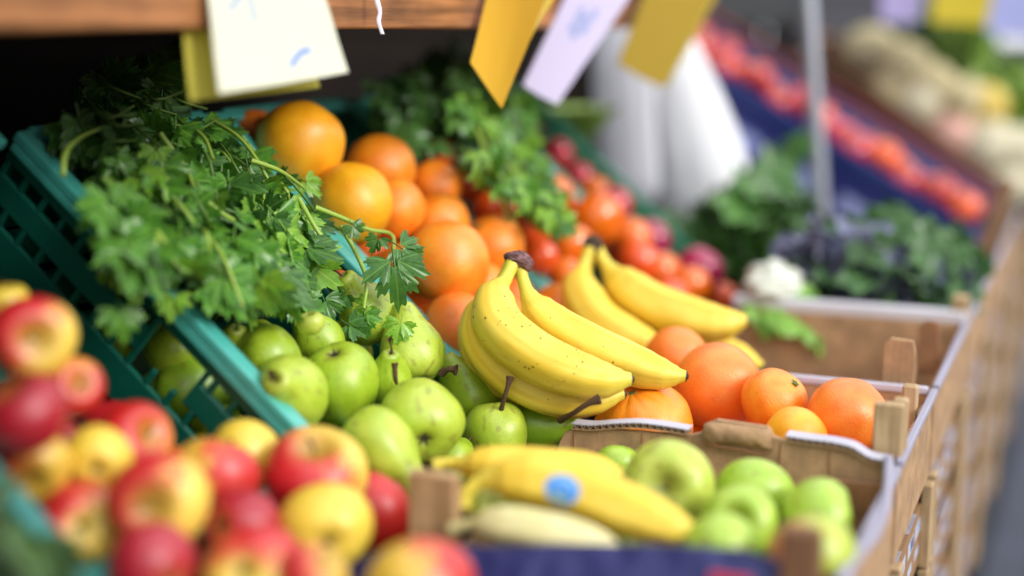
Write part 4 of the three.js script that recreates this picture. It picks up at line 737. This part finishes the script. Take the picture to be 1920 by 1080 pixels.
{
  const t = thing('leafy_vegetable', 'blurred dark green leaves filling the lower left corner beside teal rim', 'greens', at(40, 1000, 0.97));
  const mats = [leafMat([58, 96, 26], [80, 122, 40], [120, 150, 80]), leafMat([48, 84, 30], [70, 106, 44], [110, 140, 84])];
  leafHeap(t, 30, 101, [[-160, 950], [-40, 930], [10, 990], [60, 1060], [90, 1140], [-160, 1140]], (x, y, w) => onSlope(x, y, -0.01 + w), 0.0, 0.03, () => V(0.2, -0.4, 0.2), 0.07, mats, RUFF);
}
{ // kale and dark leaves in the far trays
  const kale = [leafMat([36, 84, 14], [60, 118, 24], [100, 146, 60]), leafMat([52, 106, 22], [80, 138, 34], [124, 168, 74])];
  const t = thing('kale_bunch', 'green kale heap below the white bag and left of the pole', 'kale', onZ(1400, 450, -2.55));
  leafHeap(t, 110, 111, [[1275, 440], [1330, 440], [1410, 360], [1410, 320], [1460, 320], [1500, 360], [1500, 440], [1560, 470], [1480, 530], [1380, 520], [1300, 480]], (x, y, w) => onZ(x, y, -2.62 + w), 0, 0.3, () => V(0.2, 0.1, 0.4), 0.11, kale, RUFF);
  const purple = [leafMat([64, 72, 92], [104, 108, 138], [140, 140, 170]), leafMat([40, 84, 34], [72, 120, 52], [120, 150, 100]), leafMat([90, 96, 130], [130, 132, 168], [160, 160, 190])];
  const p = thing('leaf_lettuce', 'dark purple green frilled leaves in the white rimmed tray', 'lettuce', onZ(1650, 520, -2.2));
  leafHeap(p, 100, 121, [[1480, 470], [1560, 445], [1690, 440], [1800, 480], [1812, 550], [1700, 575], [1490, 565]], (x, y, w) => onZ(x, y, -2.36 + w), 0, 0.3, () => V(0.2, 0.3, 0.3), 0.085, [purple[0], purple[1], purple[2], purple[1]], RUFF);
  const c = thing('cauliflower', 'white pointed cauliflower piece on the white tray rim', 'cauliflower', onZ(1450, 545, -2.02));
  const g = grid(26, 18, (u, v) => { const th = u * 6.283, a = v * Math.PI, s = Math.sin(a), k = 1 + 0.5 * noise(Math.cos(th) * s * 3.5, Math.cos(a) * 3.5, Math.sin(th) * s * 3.5); return V(0.04 * s * Math.cos(th) * k, 0.026 * Math.cos(a) * k * (1 + 0.4 * Math.max(0, Math.cos(a))), 0.04 * s * Math.sin(th) * k); }); g.translate(0, 0.006, 0);
  part('head', g, std({ color: new THREE.Color(0.72, 0.76, 0.66), roughness: 0.7 }), c);
  const gl = leafMat([104, 160, 40], [140, 190, 60], [170, 210, 110]); [[1440, 560, 1600, 620], [1480, 570, 1560, 635], [1420, 560, 1440, 600]].forEach(([a, b, x, y], i) => { const m = part('leaf', RUFF[i], gl, c), P0 = onZ(a, b, -2.0), P1 = onZ(x, y, -1.97); setLeaf(m, P0.clone().sub(c.position), P1.sub(P0), camDir(0, 0.5, 0.8), 0.1 - i * 0.02); });
}

// ------------------------------------------------------------------ price cards along the shelf
function cardTag(label, corners, mat, thick = 0.0016, category = 'price card') { // corners: top left, top right, bottom right, bottom left as [px, py, depth]
  const [a, b, c, d] = corners.map((q) => at(...q)), o = a.clone().add(b).add(c).add(d).multiplyScalar(0.25), t = thing('price_card', label, category, o);
  const n = new THREE.Vector3().crossVectors(b.clone().sub(a), d.clone().sub(a)).normalize();
  const side = (s) => (u, v) => { const p = a.clone().lerp(b, u).lerp(d.clone().lerp(c, u), v); const bow = 0.004 * Math.sin(u * 3.1) * Math.sin(v * 2) + 0.001 * noise(u * 4, v * 4, 2); return p.addScaledVector(n, s * thick / 2 + bow).sub(o); };
  const f = grid(10, 10, side(1), false), k = grid(10, 10, side(-1), false), edge = [];
  const rim = [[0, 0], [1, 0], [1, 1], [0, 1], [0, 0]]; edge.push(grid(40, 1, (u, v) => { const q = u * 4, i = Math.min(3, Math.floor(q)), w = q - i; return side(v < 0.5 ? -1 : 1)(lerp(rim[i][0], rim[i + 1][0], w), lerp(rim[i][1], rim[i + 1][1], w)); }, false));
  part('card', mergeGeometries([f, k, ...edge]), mat, t); return t;
}
function printed(bg, draw) { const cv = document.createElement('canvas'); cv.width = 256; cv.height = 256; const cx = cv.getContext('2d'); cx.fillStyle = bg; cx.fillRect(0, 0, 256, 256); draw(cx); const t = new THREE.CanvasTexture(cv); t.colorSpace = THREE.SRGBColorSpace; t.flipY = false; return std({ map: t, roughness: 0.55, transmission: 0.25, thickness: 0 , side: THREE.DoubleSide}); }
const white = printed('#e4e5d0', (c) => { c.strokeStyle = '#7f9fdc'; c.lineWidth = 9; c.beginPath(); c.moveTo(150, 232); c.quadraticCurveTo(180, 205, 196, 214); c.stroke(); c.strokeStyle = 'rgba(120,150,215,0.6)'; c.lineWidth = 8; c.beginPath(); c.moveTo(40, 140); c.lineTo(90, 110); c.lineTo(96, 160); c.stroke(); c.beginPath(); c.moveTo(140, 60); c.quadraticCurveTo(190, 80, 170, 130); c.stroke(); });
const flat = (c) => { const m = printed(c, () => {}); m.roughness = 0.9; m.transmission = 0.35; return m; };
white.roughness = 0.9;
cardTag('white price card with faint blue writing, biggest and nearest of the cards', [[372, -160, 1.17], [560, -160, 1.25], [652, 136, 1.25], [410, 176, 1.15]], white);
cardTag('pale yellow card hanging right behind the big white card', [[320, -160, 1.175], [520, -160, 1.27], [598, 164, 1.27], [356, 190, 1.172]], flat('#e6dc58'));
const amber = flat('#dcae18');
cardTag('amber yellow folded card hanging left of the lavender one', [[940, -110, 1.72], [1046, -60, 1.66], [940, 203, 1.62], [882, 118, 1.62]], amber);
cardTag('bright yellow back half of the folded amber card', [[1046, -62, 1.665], [1100, -110, 1.72], [1000, 60, 1.66], [941, 202, 1.625]], flat('#e8cc1c'));
const lav = printed('#cfc8e4', (c) => { c.strokeStyle = '#8fa0d2'; c.lineWidth = 9; for (const [x, y] of [[90, 120], [120, 130], [150, 120]]) { c.strokeRect(x, y, 16, 30); } }); lav.roughness = 0.9;
cardTag('lavender price card with blue figures between two yellow cards', [[1110, -110, 1.95], [1250, -110, 2.02], [1045, 196, 1.9], [980, 160, 1.87]], lav);
cardTag('mustard yellow card hanging before the white bag', [[1245, -110, 2.2], [1390, -110, 2.25], [1242, 164, 2.2], [1158, 120, 2.17]], flat('#b79a22'));
cardTag('thin yellow edge card right of the mustard card', [[1330, -110, 2.27], [1400, -110, 2.3], [1252, 160, 2.22], [1210, 150, 2.215]], flat('#c9b43a'));
cardTag('small lavender card far along the stall, left of the far yellow card', [[1655, -100, 3.1], [1735, -100, 3.1], [1722, 44, 3.1], [1650, 40, 3.1]], flat('#b4aad6'));
cardTag('far yellow card at the top right between two lavender cards', [[1760, -100, 3.1], [1880, -100, 3.1], [1850, 48, 3.1], [1745, 42, 3.1]], flat('#d3c02c'));
cardTag('lavender card at the top right edge above the green vegetables', [[1880, -100, 3.1], [2000, -100, 3.1], [1960, 70, 3.1], [1848, 62, 3.1]], flat('#aab0de'));
{ // torn white tape hanging from the shelf
  const pts = [[704, -60], [707, 0], [712, 22], [710, 40], [717, 64]], t = thing('tape_strip', 'torn strip of white tape hanging from the shelf edge', 'tape', at(710, 20, 1.41));
  const c = new THREE.CatmullRomCurve3(pts.map(([x, y]) => at(x, y, 1.412)));
  const g = grid(8, 30, (u, v) => { const p = c.getPointAt(v), w = 0.0036 * (1 - 0.5 * v) * (1 + 0.4 * noise(v * 9, u, 3)), a = u * 6.283 + v * 2.2; return p.addScaledVector(RGT, w * Math.cos(a)).addScaledVector(FWD, w * 0.3 * Math.sin(a)); }); wpart('tape', g, std({ color: new THREE.Color(0.78, 0.76, 0.86), roughness: 0.5 }), t);
}

// ------------------------------------------------------------------ far part of the stall
function bag(label, cx, z, prof, depth, mat) { // prof: rows of [py, left px, right px] from top to bottom
  const rows = prof.map(([py, a, b]) => [onZ(a, py, z), onZ(b, py, z)]), n = rows.length - 1, t = thing('plastic_bag', label, 'bag', rows[n][0].clone().lerp(rows[n][1], 0.5));
  const g = grid(48, 30, (u, v) => { const f = v * n, i = Math.min(n - 1, Math.floor(f)), w = f - i, L = rows[i][0].clone().lerp(rows[i + 1][0], w), R = rows[i][1].clone().lerp(rows[i + 1][1], w), m = L.clone().lerp(R, 0.5), h = L.distanceTo(R) / 2, th = u * 6.283, pl = 1 + (0.16 * (1 - v) + 0.05) * noise(Math.cos(th) * 3 + cx, v * 1.4, Math.sin(th) * 3) + 0.05 * (1 - v) * Math.cos(th * 9 + v * 3) + 0.05 * noise(Math.cos(th) * 9, v * 9, Math.sin(th) * 9 + cx), end = Math.sqrt(clamp((1 - v) * 9)); return V(m.x + h * Math.cos(th) * pl * (0.3 + 0.7 * end), m.y + 0.004 * noise(u * 9, v * 4, cx), z + depth * h * Math.sin(th) * pl * end); });
  wpart('bag_body', g, mat, t);
  const q = rows[0][0].clone().lerp(rows[0][1], 0.5); for (const s of [-1, 1]) wpart('handle', tube([q.clone().add(V(0.016 * s, -0.01, 0)), q.clone().add(V(0.02 * s, 0.05, 0.005)), q.clone().add(V(0.004 * s, 0.11, 0))], 0.006, 10, 6), mat, t);
}
const bagMat = std({ color: new THREE.Color(0.95, 0.96, 0.98), roughness: 0.9, transmission: 0.1, thickness: 0, side: THREE.DoubleSide });
const bagMat2 = std({ color: new THREE.Color(0.84, 0.84, 0.9), roughness: 1, transmission: 0.35, thickness: 0, side: THREE.DoubleSide });
bag('big white plastic carrier bag hanging behind the mustard card', 1, -2.8, [[40, 1222, 1285], [110, 1214, 1318], [200, 1212, 1356], [290, 1214, 1392], [360, 1222, 1418], [410, 1236, 1434], [436, 1262, 1428]], 0.5, bagMat);
bag('greyish plastic bag hanging left of the big white bag', 5, -2.62, [[30, 1130, 1200], [110, 1112, 1222], [200, 1114, 1226], [300, 1126, 1232], [390, 1140, 1240]], 0.4, bagMat2);
{
  const t = thing('lettuce_head', 'pale green lettuce glimpsed between lavender card and green crate rim', 'lettuce', onZ(1092, 225, -2.42)); const gl = leafMat([140, 176, 70], [170, 200, 100], [190, 210, 130]); const r = rng(4);
  for (let i = 0; i < 10; i++) { const m = part('leaf', RUFF[i % 3], gl, t), a = i * 0.63; setLeaf(m, V(0.01 * Math.cos(a), -0.03, 0.01 * Math.sin(a)), V(Math.cos(a) * 0.5, 0.9, Math.sin(a) * 0.5), V(-Math.cos(a), 0.4 + r() * 0.2, -Math.sin(a)), 0.075); }
}
{
  const t = thing('steel_pole', 'grey steel pole standing behind the kale', 'pole', V(-0.464, 0, -2.62)); const top = onZ(1508, -120, -2.62), low = onZ(1545, 480, -2.62), d = top.clone().sub(low).normalize(), b = low.clone().addScaledVector(d, -low.y / d.y), e = top.clone().addScaledVector(d, 0.4);
  wpart('tube', tube([b, b.clone().lerp(e, 0.3), b.clone().lerp(e, 0.6), e], 0.0145, 12, 14), steel, t); const f = new THREE.CylinderGeometry(0.04, 0.05, 0.02, 20); f.translate(b.x, 0.0105, b.z); wpart('foot', f, steel, t);
}
{
  const t = thing('wooden_brace', 'slanting brown wooden stick at the end of the leafy tray', 'stick', onZ(1805, 575, -2.44)); const a = onZ(1890, 340, -2.5), b = onZ(1806, 575, -2.42), L = a.distanceTo(b), m = wpart('stick', box(0.026, L, 0.016, 0, 0, 0, 0.003, true), woodBrown, t); m.position.copy(a.clone().lerp(b, 0.5).sub(t.position)); m.quaternion.setFromUnitVectors(V(0, 1, 0), a.clone().sub(b).normalize());
}
const T30 = 30 * Math.PI / 180;
function farCrate(label, x, y, z0, z1, mats, L) { return tiltedCrate(label, z0, z1, { tilt: T30, origin: V(x, y, 0).add(V(-Math.cos(T30), Math.sin(T30), 0).multiplyScalar(L - 0.29)), mats, L }); }
const maroon = std({ color: new THREE.Color(0.2, 0.02, 0.02), roughness: 0.5 });
const bluePrint = std({ map: (() => { const cv = document.createElement('canvas'); cv.width = 256; cv.height = 64; const c = cv.getContext('2d'); c.fillStyle = '#141f62'; c.fillRect(0, 0, 256, 64); c.fillStyle = '#8f98c8'; for (let i = 0; i < 5; i++) c.fillRect(14 + i * 50, 24, 30, 26); const t = new THREE.CanvasTexture(cv); t.colorSpace = THREE.SRGBColorSpace; return t; })(), roughness: 0.5 });
const fc1 = farCrate('dark blue printed crate of tomatoes behind the steel pole', -0.2, 1.06, -2.86, -3.1, [blueCrate, blueCrate], 0.72);
{ const g = new THREE.BoxGeometry(0.7, 0.1, 0.004); part('printed_panel', g, bluePrint, fc1).position.set(-0.29 + 0.36, -0.085, -2.85); }
const fc2 = farCrate('mid blue crate with maroon rim behind the far tomatoes', -0.2, 1.1, -3.14, -3.36, [blueCrate2, maroon], 0.78);
part('side_panel', box(0.76, 0.15, 0.004, -0.29 + 0.39, -0.085, -3.13, 0.001), blueCrate2, fc2);
{ // the far tomatoes lie along the printed crate
  const r = rng(61), O = V(-0.22, 1.068, 0), U = V(-Math.cos(T30), Math.sin(T30), 0), N = V(Math.sin(T30), Math.cos(T30), 0);
  const ORD = ['lowest, eleventh', 'tenth', 'ninth', 'eighth', 'seventh', 'sixth', 'fifth', 'fourth', 'third', 'second', 'first'];
  for (let i = 0; i < 11; i++) for (let k = 0; k < 2; k++) fruit('tomato', O.clone().addScaledVector(U, 0.02 + i * 0.062 + (k % 2) * 0.03 + 0.016 * r()).addScaledVector(N, r() * 0.03).add(V(0, 0, -2.905 - k * 0.07 + 0.02 * r())), 0.031 + 0.006 * r(), r() < 0.3 ? 0 : r() < 0.4 ? 4 : 2, V(r() - 0.5, 0.6, r() - 0.5), V(1, 0, 0), ORD[i] + ' red tomato from the upper end, ' + ['front', 'back'][k] + ' row of the blue crate', i + k, 'red tomatoes in the dark blue crate');
}
{ // pale vegetables in a wooden crate beyond
  const t = tiltedCrate('brown wooden crate of pale vegetables at the right, beyond blue crates', -3.42, -3.76, { tilt: 36 * Math.PI / 180, origin: V(-0.42, 1.26, 0), mats: [woodBrown, woodBrown], L: 0.6 }); void t;
  const bumpy = (s) => grid(26, 18, (u, v) => { const th = u * 6.283, a = v * Math.PI, q = Math.sin(a), x = q * Math.cos(th), y = Math.cos(a), z = q * Math.sin(th), k = 1 + 0.1 * noise(x * 3.5 + s, y * 3.5, z * 3.5) + 0.05 * noise(x * 8 + s, y * 8, z * 8); return V(x * k, y * k * 0.9, z * k); });
  const G = [bumpy(1), bumpy(5)], cm = (a, b, s) => std({ map: ballTex(128, 64, (x, y, z) => mixc(a, b, clamp(0.5 + 1.4 * fbm(x * 4 + s, y * 4, z * 4, 3)))), roughness: 0.7 });
  const M = [cm([186, 178, 146], [216, 210, 184], 1), cm([176, 164, 120], [206, 192, 150], 4), cm([206, 150, 140], [222, 182, 164], 7), cm([206, 176, 70], [220, 196, 110], 9)];
  const heads = [[1630, 95, 52, 1, 'dim'], [1690, 130, 56, 1, 'second'], [1745, 165, 50, 1, ''], [1715, 195, 50, 0, ''], [1780, 250, 46, 2, 'pinkish round vegetable among the pale ones at the right'], [1845, 200, 44, 3, 'yellowish round vegetable among the pale ones at the right'], [1800, 190, 50, 1, ''], [1845, 270, 56, 0, ''], [1905, 290, 54, 0, ''], [1890, 350, 50, 0, ''], [1950, 350, 54, 0, ''], [1660, 175, 44, 1, '']];
  const names = ['topmost pale round vegetable below the grey shelf at upper right', 'pale round vegetable second from the top of the slanting heap', 'pale round vegetable under the green leaves, heap centre', 'pale round vegetable on the maroon rim, left of centre', '', '', 'pale round vegetable left of the yellowish one', 'whitish round vegetable right of the pinkish one', 'white round vegetable at the right edge under green leaves', 'white round vegetable lowest on the wooden crate edge', 'white round vegetable cut off by the right edge', 'pale round vegetable on the left border of the heap'];
  heads.forEach(([x, y, r, m, l], i) => { const p = at(x, y, 3.36), h = thing('pale_vegetable', m === 2 || m === 3 ? l : names[i], 'vegetable', p); h.scale.setScalar(r * 3.36 / FP); h.rotation.set(i, i * 2, 0); part('head', G[i % 2], M[m], h); });
  const kale = [leafMat([62, 98, 30], [90, 130, 44], [120, 150, 80]), leafMat([120, 160, 44], [150, 184, 70], [170, 200, 110])];
  const u = thing('leafy_vegetable', 'olive green leafy vegetables above the pale heap at upper right', 'greens', at(1800, 160, 3.6)); leafHeap(u, 80, 131, [[1690, 60], [1760, 50], [1830, 120], [1920, 230], [1960, 320], [1900, 240], [1800, 170], [1720, 110]], (x, y, w) => at(x, y, 3.6 - w), 0, 0.15, () => V(0.4, -0.3, 0.2), 0.13, [kale[0]], RUFF);
  const v = thing('lettuce_head', 'bright green lettuce at the right edge above the pale heap', 'lettuce', at(1895, 190, 3.5)); leafHeap(v, 30, 137, [[1860, 140], [1930, 120], [1960, 240], [1900, 250], [1860, 200]], (x, y, w) => at(x, y, 3.5 - w), 0, 0.1, () => V(0.4, -0.3, 0.2), 0.11, [kale[1]], RUFF);
  const w = thing('lettuce_head', 'yellow green lettuce under the far yellow card', 'lettuce', at(1815, 85, 3.5)); leafHeap(w, 24, 139, [[1790, 60], [1840, 50], [1850, 110], [1800, 110]], (x, y, w2) => at(x, y, 3.5 - w2), 0, 0.1, () => V(0.4, -0.3, 0.2), 0.1, [kale[1]], RUFF);
  const d = thing('dark_crate', 'dark crates and shelf behind the far end of the stall', 'crate', V(-0.5, 1.1, -4.2));
  for (let i = 0; i < 4; i++) part('board', box(1.3, 0.12, 0.02, 0, -0.1 + i * 0.17, -0.03 * i, 0.004), std({ color: new THREE.Color(0.05 + 0.02 * i, 0.055 + 0.02 * i, 0.06 + 0.02 * i), roughness: 0.8 }), d);
  const gs = thing('grey_box', 'grey box top above the pale heap at upper right', 'box', at(1620, 40, 3.9)); part('box', box(0.3, 0.14, 0.3, 0, 0, 0, 0.01), std({ color: new THREE.Color(0.13, 0.13, 0.15), roughness: 0.8 }), gs); part('lid', box(0.31, 0.02, 0.31, 0, 0.08, 0, 0.006), std({ color: new THREE.Color(0.15, 0.15, 0.17), roughness: 0.8 }), gs);
}
renderer.render(scene, camera);
